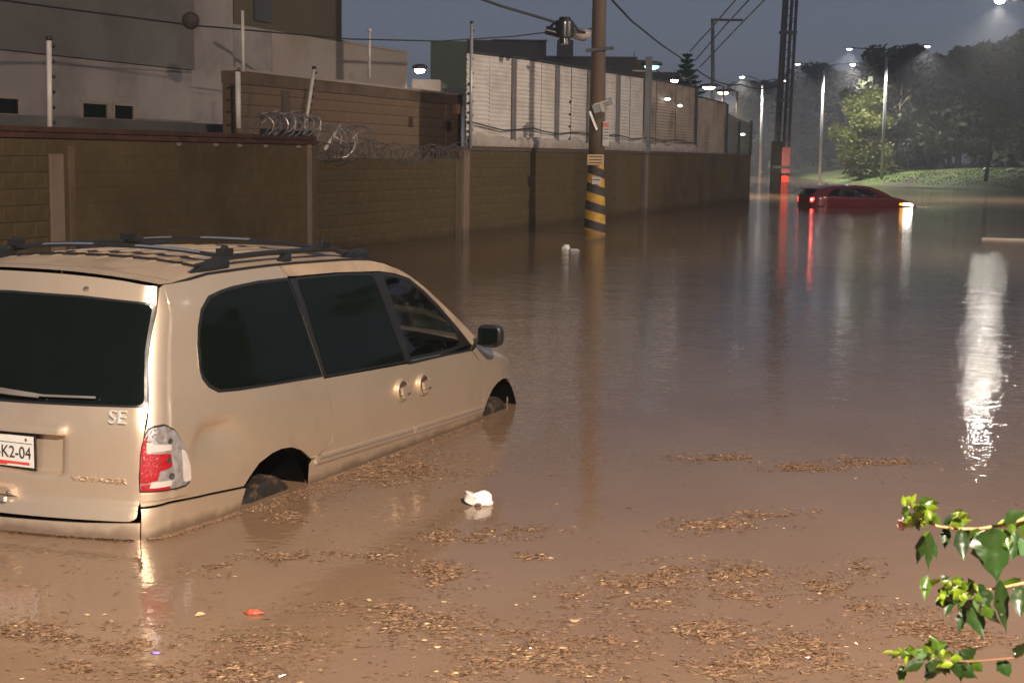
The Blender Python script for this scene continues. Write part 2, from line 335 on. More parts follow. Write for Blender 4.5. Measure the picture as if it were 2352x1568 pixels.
def unit_block(mt):
    mb=MB(); a=.5; c=.485
    mb.v=[(-a,-a,-a),(a,-a,-a),(a,a*.8,-a),(-a,a*.8,-a),(-a,-a,a),(a,-a,a),(a,a*.8,a),(-a,a*.8,a),
          (-c,-a-.0,-c*.93)]
    mb=MB(); B=[(-.5,-.5,-.5),(.5,-.5,-.5),(.5,-.5,.5),(-.5,-.5,.5)]; F=[(-.49,.5,-.46),(.49,.5,-.46),(.49,.5,.46),(-.49,.5,.46)]; M=[(-.5,.42,-.5),(.5,.42,-.5),(.5,.42,.5),(-.5,.42,.5)]
    mb.v=B+M+F; q=lambda a,b:[(a+i,a+(i+1)%4,b+(i+1)%4,b+i) for i in range(4)]
    mb.f=[(3,2,1,0)]+q(0,4)+q(4,8)+[(8,9,10,11)]
    o=mesh_obj('unit',mb,mt); me=o.data; bpy.data.objects.remove(o); return me
# NOTE the local +y of a block points to the wall's back, so flip by using -NW side: blocks are rotated by WROT, local y = -NW
def flip(me):
    for v in me.vertices: v.co.y=-v.co.y
    me.flip_normals(); return me
blk=flip(unit_block(block_m)); blk2=flip(unit_block(block2_m)); brk=flip(unit_block(brick_m))
rg=random.Random(11)
# left section, with brick coping
wl=thing('block_wall',wp(15,-.56),'low brown block wall with red brick coping behind the tan minivan','wall')
mb=MB(); wbox(mb,8,26.86,-.6,1.93,-.20,-.006); part(wl,'mortar_core',mb,mortar_m)
block_field(wl,8,26.80,-.28,1.93,.40,.20,0,block_m,blk,300,rg)
s=14.0; core=MB(); wbox(core,8,26.9,1.931,2.085,-.19,-.03); part(wl,'coping_mortar',core,mortar_m)
for row in range(2):
    s=8.0+(.12 if row else 0)
    while s<26.8:
        if s>15:
            o=bpy.data.objects.new('brick',brk); C.objects.link(o); o.parent=wl
            o.location=wp(s+.12,1.975+row*.075,-.055+rg.uniform(-.008,.02))-wl.location; o.rotation_euler=(0,rg.uniform(-.02,.02),WROT+rg.uniform(-.02,.02)); o.scale=(.235,.16,.066)
        s+=.243
# white mortar dabs under the coping
for px in (300,400,470,555,727,880):
    p=wp({300:22.6,400:23.6,470:24.3,555:25.1,727:26.2,880:26.6}[px],1.90,.006); mb=MB(); mb.ball(p,(.07,.02,.03),8,4); part(wl,'mortar_dab',mb,conc_m,True)
# middle section
wmid=thing('block_wall',wp(30,-.56),'middle stretch of brown block wall, lower, under the sagging razor wire','wall')
mb=MB(); wbox(mb,26.863,33.4,-.6,1.72,-.20,-.006); part(wmid,'mortar_core',mb,mortar_m)
block_field(wmid,26.9,33.4,-.28,1.72,.40,.20,0,block_m,blk,300,rg)
# right section
wr=thing('block_wall',wp(50,-.56),'long brown block wall with white sheet fence on top, reaching the far corner','wall')
mb=MB(); wbox(mb,33.403,66.1,-.6,1.90,-.20,-.006); part(wr,'mortar_core',mb,mortar_m)
block_field(wr,33.6,66.1,-.28,1.88,.40,.20,0,block_m,blk,300,rg)
mb=MB(); wbox(mb,33.5,66.1,1.902,1.985,-.22,.03); part(wr,'capping_beam',mb,conc_dk)
mb=MB(); wbox(mb,65.9,66.15,-.6,1.9,-1.6,-.2); part(wr,'end_return',mb,mortar_m)
def column(root,s,w_,h0,h1,mt,o1=.05,name='column'):
    mb=MB(); wbox(mb,s-w_/2,s+w_/2,h0,h1,-.24,o1); return part(root,name,mb,mt)
column(wl,19.80,.24,-.6,1.75,conc_m,.045); column(wl,20.12,.10,-.6,1.85,beam_m,.03); column(wl,26.62,.14,-.6,1.95,conc_m,.02)
column(wmid,33.22,.16,-.6,1.70,conc_dk,.03)
column(wr,33.72,.34,-.6,1.895,conc_m,.05)
column(wr,48.45,.35,-.6,1.90,conc_dk,.04); column(wr,48.95,.30,-.6,1.90,conc_m,.035); column(wr,57.6,.3,-.6,1.9,conc_dk,.03); column(wr,62.2,.3,-.6,1.9,conc_dk,.03); column(wr,43.0,.25,-.6,1.9,block_m,.02)

# corrugated white sheet fence standing on the right section
fence=thing('sheet_metal_fence',wp(45,1.985),'tall fence of white ribbed metal sheets on top of the block wall','fence')
def htop(s):
    P=[(33.85,3.96),(37.8,4.06),(42.4,4.11),(48.6,4.20),(55.9,4.24)]
    for (a,x0),(b_2,x1) in zip(P,P[1:]):
        if s<=b_2: return x0+(x1-x0)*(s-a)/(b_2-a)
    return 4.24
def ribbed(s0,s1,h0,ha,hb,off,pitch=.092,depth=.012):
    mb=MB(); mb.keep=False; nrow=int((max(ha,hb)-h0)/pitch)*2
    for c,(s,ht) in enumerate(((s0,ha),(s1,hb))):
        for i in range(nrow+1):
            f=i/nrow; o_=off+(depth if (i%2) else 0); mb.v.append(tuple(wp(s,h0+(ht-h0)*f,o_)))
            f2=min(1,f+.32/nrow); mb.v.append(tuple(wp(s,h0+(ht-h0)*f2,o_)))
    k=(nrow+1)*2
    mb.f=[(i,i+1,k+i+1,k+i) for i in range(k-1)]
    return mb
stations=[33.9,35.3,36.75,37.95,38.9,39.97,41.3,42.67,44.1,45.58,47.1,48.6]
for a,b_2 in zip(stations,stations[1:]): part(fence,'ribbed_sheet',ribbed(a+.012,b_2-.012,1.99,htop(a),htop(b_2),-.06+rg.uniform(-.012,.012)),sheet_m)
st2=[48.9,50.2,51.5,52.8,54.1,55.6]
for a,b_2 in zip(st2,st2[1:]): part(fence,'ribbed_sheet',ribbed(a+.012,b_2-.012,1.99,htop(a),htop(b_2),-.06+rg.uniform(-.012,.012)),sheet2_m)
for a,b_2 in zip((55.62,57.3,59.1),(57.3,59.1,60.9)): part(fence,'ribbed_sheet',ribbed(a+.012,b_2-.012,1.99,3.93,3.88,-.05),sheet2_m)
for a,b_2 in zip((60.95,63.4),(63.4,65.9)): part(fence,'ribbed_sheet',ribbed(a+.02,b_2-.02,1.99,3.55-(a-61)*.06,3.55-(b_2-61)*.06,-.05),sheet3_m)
for s,w_,ex,mt in [(36.75,.07,0,steel_bl),(39.97,.07,0,steel_bl),(42.67,.08,0,steel_bl),(44.1,.08,0,galv),(45.58,.12,0,steel_bl),(55.6,.1,0,steel_dk),(60.9,.12,0,steel_dk),(65.9,.12,.1,steel_dk),(63.4,.08,0,steel_dk)]:
    mb=MB(); wbox(mb,s-w_/2,s+w_/2,1.99,(htop(s) if s<55.7 else 3.9 if s<61 else 3.3)+ex-.03,-.028,.06); part(fence,'fence_post',mb,mt)
mb=MB(); mb.tube([wp(s,htop(s)+.015,-.03) for s in (33.9,37.8,42.4,48.6,55.6)],.028,6); part(fence,'top_rail',mb,steel_dk)
mb=MB(); mb.tube([wp(s,3.95-(s-55.7)*.01,-.03) for s in (55.7,60.9)],.028,6); part(fence,'top_rail',mb,steel_dk)
mb=MB(); mb.tube([wp(33.9,2.50,.07)]+[wp(s,2.42+.05*math.sin(s*1.7)-.003*(s-34),.07) for s in range(35,56)],.016,5); part(fence,'cable',mb,wire_m)
# plastic film lying along the foot of the fence
film=mat('plastic_film',(.36,.30,.26),.5,var=.4,scale=3)
mb=MB(); n_=120
for i in range(n_+1):
    s=33.9+i*.18; w1=.10+.05*mnoise.noise(Vector((s,0,0)))
    mb.v+= [tuple(wp(s,1.995,.075)),tuple(wp(s,1.995+w1,.10+.03*mnoise.noise(Vector((s*3,1,0))))),tuple(wp(s,2.03+w1*2,.03))]
mb.f=[(i*3+j,i*3+3+j,i*3+4+j,i*3+1+j) for i in range(n_) for j in range(2)]
single('plastic_film',mb,film,'crumpled pale plastic film along the foot of the white sheet fence','plastic film',smooth=True,loc=wp(34,2))
# rusty patch, dark stain marks and rivet rows on the sheets
rust=mat('rust_brown',(.09,.035,.018),.9,var=.4,scale=8)
mb=MB(); wbox(mb,33.3,33.52,2.66,2.86,-.12,-.03); single('rusty_box',mb,rust,'small rusty metal box fixed beside the left end of the white fence','box')
rv=MB()
for s,lo,hi,k in ((33.95,2.1,3.3,7),(41.1,2.25,3.2,4),(43.3,2.2,3.9,9)):
    for i in range(k): rv.ball(wp(s,lo+(hi-lo)*i/(k-1),-.005),.035,6,4)
part(fence,'rivet_caps',rv,steel_dk)['kind']='stuff'
# razor wire: a bright coil on the coping, a loose tangle and a long faint sagging run
rz_=thing('razor_wire',wp(26,2.1,-.05),'tangled razor wire coil spilling over the end of the brick coping','razor wire')
def coil(s0,s1,c_h,rad,turns,off,jit,name='coil',wr_=.008,droop=0,mt=None):
    mt=mt or razor_m
    P=[]; n_=turns*14; r_=random.Random(int(s0*10)); c1=.0
    for i in range(n_+1):
        f=i/n_; a=2*math.pi*turns*f; k=1+jit*mnoise.noise(Vector((f*turns*1.3,s0,0)))
        P.append(wp(s0+(s1-s0)*f+.16*math.sin(a*1.0+.6)*k,c_h-droop*4*f*(1-f)+rad*k*math.cos(a),off+rad*.8*k*math.sin(a)))
    mb=MB(); mb.tube(P,wr_,4); o=part(rz_,name,mb,mt)
    bb_=MB()
    for i in range(0,n_,2):
        p=P[i]; t=(P[min(i+1,n_)]-P[max(i-1,0)]).normalized(); u=t.orthogonal().normalized(); v=t.cross(u); L=.030
        for d_ in (u,v): bb_.add([p-d_*L,p+t*.012,p+d_*L,p-t*.012],[(0,1,2,3)])
    b_=part(o,'barbs',bb_,mt); b_['kind']='stuff'
coil(24.9,26.9,2.22,.17,9,-.05,.25,wr_=.011); coil(25.2,27.0,2.30,.16,6,-.02,.5,wr_=.011); coil(26.9,28.9,2.02,.24,7,.0,.7,wr_=.010); coil(27.0,28.2,1.82,.15,6,.05,.9,wr_=.010,mt=razor_dim)
coil(28.6,33.6,1.90,.17,20,-.05,.5,wr_=.006,droop=.10,mt=razor_dim); coil(28.3,33.6,1.84,.12,17,.0,.6,wr_=.006,droop=.08,mt=razor_dim)
mb=MB(); mb.tube([wp(27.1,1.86,.05),wp(27.75,2.30,.02)],.030,8); part(rz_,'broken_post',mb,white_paint,True); mb=MB(); mb.tube([wp(27.45,2.10,.03),wp(27.95,1.98,.05)],.018,6); part(rz_,'broken_arm',mb,white_paint,True)
for i in range(9):
    q=wp(25.1+i*.20,2.125,-.01); mb=MB(); mb.box(tuple(q),(.06,.10,.10),WROT+i); part(rz_,'bottle_shard',mb,black_trim)
for s_,h_ in ((25.2,2.42),(25.55,2.46),(25.9,2.43),(26.15,2.47)):
    mb=MB(); mb.box(tuple(wp(s_,h_,-.04)),(.14,.03,.012),WROT,((DW+UP*.15).normalized(),NW,UP)); part(rz_,'bright_tape',mb,galv)
# end posts of the fence
def epost(s,h0,h1,off,mt,lean,label,ins=6,rad=.032,insmat=black_trim):
    p=wp(s,h0,off); t=thing('electric_fence_post',p,label,'post','posts of the electric fence')
    top=wp(s+lean,h1,off); mb=MB(); mb.tube([p,top],rad,8); part(t,'post',mb,mt,True)
    for i in range(ins):
        f=.15+.8*i/(ins-1); q=p.lerp(top,f)+NW*.0+DW*.07; m2=MB(); m2.ball(q,(.034,.034,.026),8,5); m2.tube([q,q-DW*.05],.01,5); part(t,'insulator',m2,insmat,True)
    m2=MB(); m2.ball(top+UP*.03,(.045,.045,.03),8,5); part(t,'cap',m2,insmat,True); return t,p,top
epost(19.80,1.96,3.14,-.06,white_paint,.03,'white electric fence post on the brick coping left of the small windows',6,.034)
epost(26.60,2.20,3.20,-.06,white_paint,.33,'leaning electric fence post beside the razor wire coil',7,.030)
epost(33.85,1.95,4.55,.08,galv,0,'tall thin post at the left end of the white sheet fence',8,.035)
p1=at(849,70,33); p0=at(848,180,33); t=thing('thin_post',p0,'thin pale post against the pale house wall under the sky','post'); mb=MB(); mb.tube([p0,p1],[.035,.025],8); part(t,'post',mb,white_paint,True); mb=MB(); mb.ball(p1,.05,8,5); part(t,'cap',mb,white_paint,True)
# ---------------------------------------------------------------- houses behind the wall
back=thing('block_wall',wp(30,0,-1.2),'higher block wall with stained concrete beam behind the razor wire','wall')
mb=MB(); wbox(mb,26.2,36.5,-.5,2.94,-1.4,-1.212); part(back,'mortar_core',mb,mortar_m)
block_field(back,26.2,36.5,1.4,2.94,.40,.20,-1.2,block2_m,blk2,300,rg)
mb=MB(); wbox(mb,26.2,36.52,2.943,3.15,-1.42,-1.17); part(back,'top_beam',mb,beam_m)
mb=MB(); wbox(mb,26.2,36.5,3.152,3.20,-1.45,-1.15); part(back,'coping',mb,plasterC)
mb=MB(); wbox(mb,27.85,28.15,1.4,2.9,-1.21,-1.17); part(back,'column',mb,conc_dk)
mb=MB(); mb.tube([at(548,295,24.0),at(546,165,24.0)],.045,10); part(back,'white_pipe',mb,white_paint,True)
mb=MB(); mb.tube([at(559,165,24.1),at(557,25,24.1)],.026,10); part(back,'thin_mast',mb,white_paint,True)
for yy in (172,200,228,258):
    mb=MB(); mb.ball(at(534,yy,24.0),(.022,.022,.018),8,5); mb.tube([at(534,yy,24),at(547,yy,24)],.008,5); part(back,'insulator',mb,black_trim,True)
# grey house A
def opening(root,s0,s1,h0,h1,off,frame=.05):
    f=MB(); wbox(f,s0-frame,s1+frame,h1,h1+frame,off-.02,off+.05); wbox(f,s0-frame,s1+frame,h0-frame,h0,off-.02,off+.05); wbox(f,s0-frame,s0,h0,h1,off-.02,off+.04); wbox(f,s1,s1+frame,h0,h1,off-.02,off+.04)
    w_=part(root,'window',f,plasterC); p=MB(); wbox(p,s0+.003,s1-.003,h0+.003,h1-.003,off-.01,off+.012); part(w_,'pane',p,win_m); return w_
hA=thing('house',wp(24,0,-5),'long grey rendered house with small dark windows behind the brick coping','house')
mb=MB(); wbox(mb,8,31.05,-.5,3.46,-11,-5); part(hA,'lower_wall',mb,plasterA)
mb=MB(); wbox(mb,7,31.05,3.462,9.5,-11,-4.93); part(hA,'upper_wall',mb,plasterA2)
mb=MB(); wbox(mb,31.053,34.6,-.5,9.4,-11,-6.1); part(hA,'set_back_wall',mb,plasterA)
mb=MB(); wbox(mb,8,34.2,-.5,2.36,-4.99,-4.2); part(hA,'ledge',mb,plasterA2)
opening(hA,27.3,28.05,2.40,2.65,-5); opening(hA,28.28,28.9,2.40,2.65,-5); opening(hA,24.2,25.5,2.40,2.65,-5)
hB=thing('house',wp(37,0,-6.2),'dark brown tower block of a house rising beside the blue sky','house')
mb=MB(); wbox(mb,34.82,40.4,4.75,10.5,-11,-6.2); part(hB,'upper_wall',mb,plasterB)
mb=MB(); wbox(mb,34.82,40.38,-.5,4.747,-11,-6.22); part(hB,'lower_wall',mb,plasterA)
mb=MB(); wbox(mb,35.7,36.5,4.9,10.5,-6.198,-6.14); part(hB,'stained_strip',mb,plasterD)
hC=thing('house',wp(41,0,-6),'pale rendered garden wall house below the brown tower','house')
mb=MB(); wbox(mb,36.6,44.7,-.5,4.74,-9.0,-6.19); part(hC,'wall',mb,plasterC)
mb=MB(); wbox(mb,40.4,44.75,4.742,4.80,-9.1,-6.15); part(hC,'parapet',mb,plasterC)
def fbox(root,name,x0,x1,ytop,Y,dep,mt,ybot=None):
    a=at(x0,ytop,Y); c=at(x1,ytop,Y); z1=(a.z+c.z)/2; z0=-.5 if ybot is None else at((x0+x1)/2,ybot,Y).z
    mb=MB(); mb.box(((a.x+c.x)/2,Y+dep/2,(z0+z1)/2),(c.x-a.x,dep,z1-z0)); return part(root,name,mb,mt)
hD=thing('house',at(980,380,46),'low pale flat roofed building with a bright lamp on its corner','house'); fbox(hD,'wall',946,1012,183,46,4,plasterC); fbox(hD,'roof_slab',1010,1068,203,47,3,plasterD); 
hE=thing('house',at(1030,380,62),'dull green rendered house seen left of the white fence top','house'); fbox(hE,'wall',989,1073,95,62,6,plasterG)
fbox(hE,'side_wall',1072,1255,93,62.5,6,plasterD); fbox(hE,'parapet',1130,1257,91,62.2,.28,steel_dk,94)
hF=thing('house',at(1340,380,75),'dark flat roofed building with a square chimney behind the white fence','house'); fbox(hF,'wall',1225,1463,131,75,8,plasterD); fbox(hF,'roof_edge',1222,1465,129.5,74.9,.09,steel_dk,133); fbox(hF,'chimney',1281,1317,92,74,1.2,plasterD,131.2); fbox(hF,'side_block',1461,1490,138,76,6,beam_m); fbox(hF,'antenna',1456.5,1458,118,74.6,.06,steel_dk,131)
fbox(hF,'end_block',1492,1560,166,78,5,plasterD)
# ---------------------------------------------------------------- wires and poles
def wire(name,pts,rad,mt,label,cat='cable',group=None,sag=0,n=14):
    P=[at(*p) for p in pts]; Q=[]
    for a,b_ in zip(P,P[1:]):
        for i in range(n): 
            f=i/n; q=a.lerp(b_,f); q.z-=sag*4*f*(1-f); Q.append(q)
    Q.append(P[-1]); mb=MB(); mb.tube(Q,rad,6); return single(name,mb,mt,label,cat,group)
# wooden pole
pb=Vector((1.91,34.78,-.56)); pole=thing('utility_pole',pb,'thick wooden utility pole with yellow and black striped base standing in the water','pole')
tp=at(1372,-60,34.9); zt=tp.z
mb=MB(); mb.lathe((pb.x,pb.y,0),[(.185,1.86),(.18,2.4),(.165,4.5),(.155,zt+1)],20); o=part(pole,'shaft',mb,pole_wood,True)
def ring(z0,z1,r0_,r1_,mt,name,tilt=.09):
    mb=MB(); n_=24; X=[]
    for (r,z) in ((r0_,z0),(r1_,z1)):
        for k in range(n_):
            a=2*math.pi*k/n_; mb.v.append((pb.x+r*math.cos(a),pb.y+r*math.sin(a),z-tilt*math.cos(a)+(0 if 1 else 0)))
    mb.f=[(k,(k+1)%n_,n_+(k+1)%n_,n_+k) for k in range(n_)]; return part(pole,name,mb,mt,True)
# base sleeve: octagonal concrete, painted in slanting bands
zs=[-.6,.10,.31,.52,.73,.94,1.15,1.36,1.57,1.76,1.95]; 
for i,(a,b_) in enumerate(zip(zs,zs[1:])):
    ra=.268-.010*i; ring(a,b_,ra,ra-.010,(yellow_p if i%2==0 else blackish_p) if i<9 else yellow_p,'painted_band',.07)
mb=MB(); mb.lathe((pb.x,pb.y,0),[(.16,-.56),(.16,1.7),(.165,1.96),(.165,2.2)],16); part(pole,'core',mb,conc_m,True)
mb=MB(); cm=at(1378,115,34.78); mb.box((pb.x+.02,pb.y-.20,cm.z),(.64,.09,.075),0,(Vector((.99,0,.10)).normalized(),Vector((0,1,0)),Vector((-.10,0,.99)).normalized())); part(pole,'cross_bar',mb,steel_dk)
signw=mat('sign_plate',(.42,.30,.16),.6,var=.15); signt=mat('sign_print',(.09,.035,.02),.7,var=.1)
z0=at(1362,367,34.5).z; mb=MB(); mb.box((pb.x-.03,pb.y-.262,z0),(.38,.012,.24)); sp=part(pole,'notice_plate',mb,signw)
for k in range(3): mb=MB(); mb.box((pb.x-.03,pb.y-.272,z0+.07-.07*k),(.30,.006,.022)); part(sp,'printed_line',mb,signt)
pap=mat('paper_label',(.42,.38,.38),.7,var=.2)
z0=at(1365,415,34.5).z; mb=MB(); mb.box((pb.x+.0,pb.y-.262,z0),(.20,.012,.17)); sp=part(pole,'paper_label',mb,pap)
mb=MB(); mb.box((pb.x+.0,pb.y-.271,z0+.02),(.17,.006,.02)); part(sp,'printed_line',mb,steel_dk)
z0=at(1386,305,34.5).z; pinkm=mat('pink_print',(.5,.13,.10),.7,var=.1); mb=MB(); mb.box((pb.x+.20,pb.y-.17,z0-.02),(.15,.012,.56),.15); sp=part(pole,'paper_strip',mb,pap)
mb=MB(); mb.box((pb.x+.20,pb.y-.180,z0+.18),(.13,.006,.10),.15); part(sp,'pink_heading',mb,pinkm)
for k in range(4): mb=MB(); mb.box((pb.x+.20,pb.y-.180,z0+.08-.07*k),(.12,.006,.02),.15); part(sp,'printed_line',mb,steel_dk)
# metal box strapped to the pole
bx=at(1375,250,34.5); bt=thing('junction_box',bx,'open black and white junction box strapped askew to the utility pole','box')
ax=(Vector((.93,0,.30)).normalized(),Vector((0,1,0)),Vector((-.30,0,.93)).normalized())
mb=MB(); mb.box(bx+Vector((0,-.23,.02)),(.30,.12,.20),0,ax); part(bt,'case',mb,black_trim)
mb=MB(); mb.box(bx+Vector((.03,-.25,.13)),(.34,.18,.03),0,ax); mb.box(bx+Vector((.06,-.30,.03)),(.07,.03,.24),0,ax); part(bt,'white_frame',mb,white_paint)
mb=MB(); mb.box(bx+Vector((.22,-.24,.16)),(.14,.12,.17),0,ax); part(bt,'lens_hood',mb,black_trim)
mb=MB(); mb.box(bx+Vector((-.13,-.24,-.28)),(.05,.03,.45),0,(Vector((.92,0,.38)).normalized(),Vector((0,1,0)),Vector((-.38,0,.92)).normalized())); part(bt,'bracket',mb,galv)
mb=MB(); mb.box(bx+Vector((.0,-.22,-.14)),(.22,.1,.12),0,ax); part(bt,'lower_case',mb,conc_dk)
# splice closure and cables by the pole
cl=at(1297,72,33); clt=thing('splice_closure',cl,'bulky black cable splice closure hanging on the cable beside the pole','cable box')
mb=MB(); mb.lathe(cl+Vector((0,0,-.16)),[(.12,-.12),(.12,.0),(.20,.02),(.21,.12),(.21,.36),(.14,.38),(.12,.46)],14); part(clt,'cap',mb,black_trim,True,50)
mb=MB(); mb.tube([cl+Vector((-.42,0,.02)),cl+Vector((-.16,0,-.04))],.095,10); part(clt,'cylinder',mb,black_trim,True,50)
mb=MB(); mb.tube([cl+Vector((-.42,0,-.02)),cl+Vector((-.2,.02,.2)),cl+Vector((.1,0,.26)),cl+Vector((.3,0,.02)),cl+Vector((.45,.1,-.02))],.03,6); part(clt,'cable_loop',mb,wire_m,True)
bg_=at(1336,80,33.2); mb=MB(); mb.ball(bg_,(.22,.12,.13),12,8)
rq=random.Random(5); mb.v=[(v[0]+rq.uniform(-.03,.03),v[1]+rq.uniform(-.03,.03),v[2]+rq.uniform(-.02,.02)) for v in mb.v]
single('plastic_bag',mb,mat('grey_plastic_bag',(.30,.25,.23),.45,var=.2),'crumpled pale bag wrapped round the cable next to the wooden pole','bag',smooth=True,loc=bg_)
wire('cable',[(1040,-25,31),(1150,14,32),(1278,52,33)],.030,wire_m,'thick black cable sloping down to the splice closure')
wire('cable',[(-60,-8,20),(160,22,22.5),(438,58,25),(800,90,30),(1010,95,32),(1180,84,33),(1262,74,33)],.014,wire_m,'long thin sagging cable crossing in front of the houses and carrying a round ball',n=6)
wire('cable',[(1396,-10,34.8),(1450,48,42),(1520,104,52),(1566,135,60)],.03,wire_m,'thin cable falling from the wooden pole towards the small conifer',n=6)
wire('cable',[(1262,72,33),(1300,80,33),(1360,66,34.6)],.02,wire_m,'short cable between splice closure and wooden pole')
bl=at(438,48,25); single('cable_ball',MB().ball(bl,(.15,.13,.145),14,9),mat('brown_ball',(.05,.036,.03),.8,var=.4,scale=12),'dark round ball hung on the long cable before the grey house','cable ball',smooth=True,loc=bl)
for k,(a,b_,c_) in enumerate([((1700,-12),(1640,58),(1585,118)),((1728,-8),(1665,60),(1596,140)),((1762,-6),(1690,68),(1608,154))]):
    wire('power_line',[(a[0],a[1],62),(b_[0],b_[1],72),(c_[0],c_[1],84)],.035,wire_lt,['pale power line, leftmost of three beside the thin pole','pale power line, middle of three behind the thin pole','pale power line, rightmost of three crossing the thin pole'][k],'power line',n=3)
wire('cable',[(1500,152,62),(1560,170,62),(1600,160,70),(1700,194,76),(1800,192,80)],.035,wire_m,'dark cable sagging from the cyan lamp to the lattice pylon',sag=.25)
tb=at(1640,380,80); tt=at(1637,46,80); pl2=thing('power_pole',(tb.x,80,-.5),'thin dark pole with one sided crossarm carrying power lines','pole')
mb=MB(); mb.tube([(tb.x,80,-.5),(tt.x,80,tt.z)],[.14,.09],8); part(pl2,'shaft',mb,steel_bl,True); mb=MB(); c2=at(1702,47,80); mb.box(((tt.x+c2.x)/2,80,tt.z),(c2.x-tt.x+.2,.12,.12)); part(pl2,'crossarm',mb,steel_dk)
# lattice pylon
LP=Vector((13.95,78.4,-.56)); py=thing('lattice_pylon',LP,'dark steel lattice pylon rising from the flood beside the wall end','pylon')
tpx=at(1816,-30,78.4); lean=Vector((tpx.x-LP.x,0,tpx.z-LP.z)); 
def lp(f,dx,dy): return LP+lean*f+Vector((dx,dy,0))
for dx,dy in ((-.36,-.18),(.36,-.10),(-.10,.30),(.20,.42)): mb=MB(); mb.tube([lp(0,dx,dy),lp(1,dx*.92,dy)],.085,4); part(py,'leg',mb,steel_dk)
k=0; f=.30
for yy in (75,230,384): 
    h=at(1805,yy,78.4).z; f=(h-LP.z)/lean.z; mb=MB(); mb.box(lp(f,0,0),(.86,.6,.13)); part(py,'batten',mb,steel_dk)
nst=26
for i in range(nst): 
    f0=(i)/nst; f1=(i+1)/nst; sg=1 if i%2 else -1
    mb=MB(); mb.tube([lp(f0,-.34*sg,-.12),lp(f1,.34*sg,-.12)],.022,4); part(py,'brace',mb,steel_dk)
h1=at(1795,325,78.4).z; mb=MB(); mb.box((LP.x-.18,LP.y,(h1-.56)/2),(.52,.55,h1+.56),0); part(py,'base_casing',mb,void)
rw=mat('red_sheet',(.30,.08,.085),.45,var=.2,scale=2); 
redl=emis('red_signal',(1,.045,.015),1.4); redd=emis('red_sheet_glow',(1,.03,.01),.22)
def zz(y): return at(1805,y,78).z
rp=MB(); rp.box((LP.x+.27,LP.y-.20,(zz(338)+zz(398))/2),(.44,.16,zz(338)-zz(398))); part(py,'red_marker_sheet',rp,rw)
rp=MB(); rp.box((LP.x+.25,LP.y-.24,(zz(404)+zz(419))/2),(.36,.14,zz(404)-zz(419))); part(py,'red_signal_light',rp,redl)
rp=MB(); rp.box((LP.x+.23,LP.y-.22,(zz(421)+0)/2),(.36,.14,zz(421))); part(py,'red_lower_sheet',rp,redd)  # plain sheet, no lamp; its red glow is put into the material
# ---------------------------------------------------------------- street lamps
head_m=mat('lamp_housing',(.06,.06,.065),.5,.4,var=.1); polew=mat('lamp_pole_metal',(.34,.33,.32),.45,.35,var=.15,scale=2)
def head(root,p,dirx,lens,size=.75,down=.0):
    h=MB(); n_=10
    prof=[(-.5,.03,.03),(-.3,.08,.05),(0,.15,.07),(.3,.16,.08),(.46,.10,.05),(.5,.03,.02)]
    X=Vector((dirx,0,0)); vs=[]
    for (t,wy,hz) in prof:
        for k in range(n_): a=2*math.pi*k/n_; vs.append(p+X*(t*size)+Vector((0,wy*math.cos(a)*size*1.3,(hz*math.sin(a)*(1 if math.sin(a)>0 else .5))*size*1.3)))
    fs=[(i*n_+k,i*n_+(k+1)%n_,(i+1)*n_+(k+1)%n_,(i+1)*n_+k) for i in range(len(prof)-1) for k in range(n_)]+[tuple(range(n_)),tuple((len(prof)-1)*n_+k for k in range(n_))]
    h.add(vs,fs); o=part(root,'lamp_head',h,head_m,True)
    l_=MB(); l_.ball(p+X*(.16*size)+Vector((0,0,-.075*size)),(.26*size,.17*size,.13*size),12,8); part(o,'lens',l_,lens,True); return p+X*.16*size+Vector((0,0,-.2))
def lamp_post(base,top,arms,label,lights,group='double armed street lamps along the road',rad=(.13,.09)):
    t=thing('street_lamp',base,label,'street lamp',group)
    mb=MB(); mb.tube([base,top],list(rad),10); part(t,'pole',mb,polew,True)
    mb=MB(); mb.tube([top-Vector((0,0,.1)),top+Vector((0,0,.12))],.12,8); part(t,'pole_cap',mb,head_m,True)
    for (hp,lens),L in zip(arms,lights):
        sgn=1 if hp.x>top.x else -1; a0=top+Vector((0,0,.05)); mid=top.lerp(hp,.5)+Vector((0,0,.22)); q=hp-Vector((.45*sgn,0,0))
        mb=MB(); mb.tube([a0,top.lerp(hp,.25)+Vector((0,0,.18)),mid,q],.04,6); part(t,'arm',mb,head_m,True)
        lp_=head(t,hp,sgn,lens,.85)
        if L: spot('street_lamp_light',lp_,L[3] if len(L)>3 else lp_-Vector((0,0.0,5)),L[0],L[1],L[2] if len(L)>2 else 150,1.0 if len(L)>3 else .45,.14)
    return t
W_=(1.0,.90,.78); K_=(1.0,.95,.90)
def gz(p): return Vector((p.x,p.y,max(-.5,berm_h(p.x,p.y))-.05))
Y1=111; t1=at(2037,128,Y1); lamp_post(gz(Vector((t1.x,Y1,0))),t1,[(at(1955,111,Y1),lamp_dim),(at(2126,105,Y1),lamp_dim)],'double street lamp with pale pole in front of the yellow green tree',[(9500,K_,130),(7500,K_,130)])
Y2=124; t2=at(1892,160,Y2); lamp_post(gz(Vector((t2.x,Y2,0))),t2,[(at(1836,146,Y2),lamp_dim),(at(1955,147,Y2),lamp_white)],'double street lamp between the pylon and the yellow green tree',[(7000,K_,120),(9500,W_,150)])
Y3=143; t3=at(1752,192,Y3); lamp_post(gz(Vector((t3.x,Y3,0))),t3,[(at(1708,176,Y3),lamp_white),(at(1797,184,Y3),lamp_dim)],'double street lamp left of the pylon with its left lamp shining',[(12000,W_,150),(3500,K_,120)])
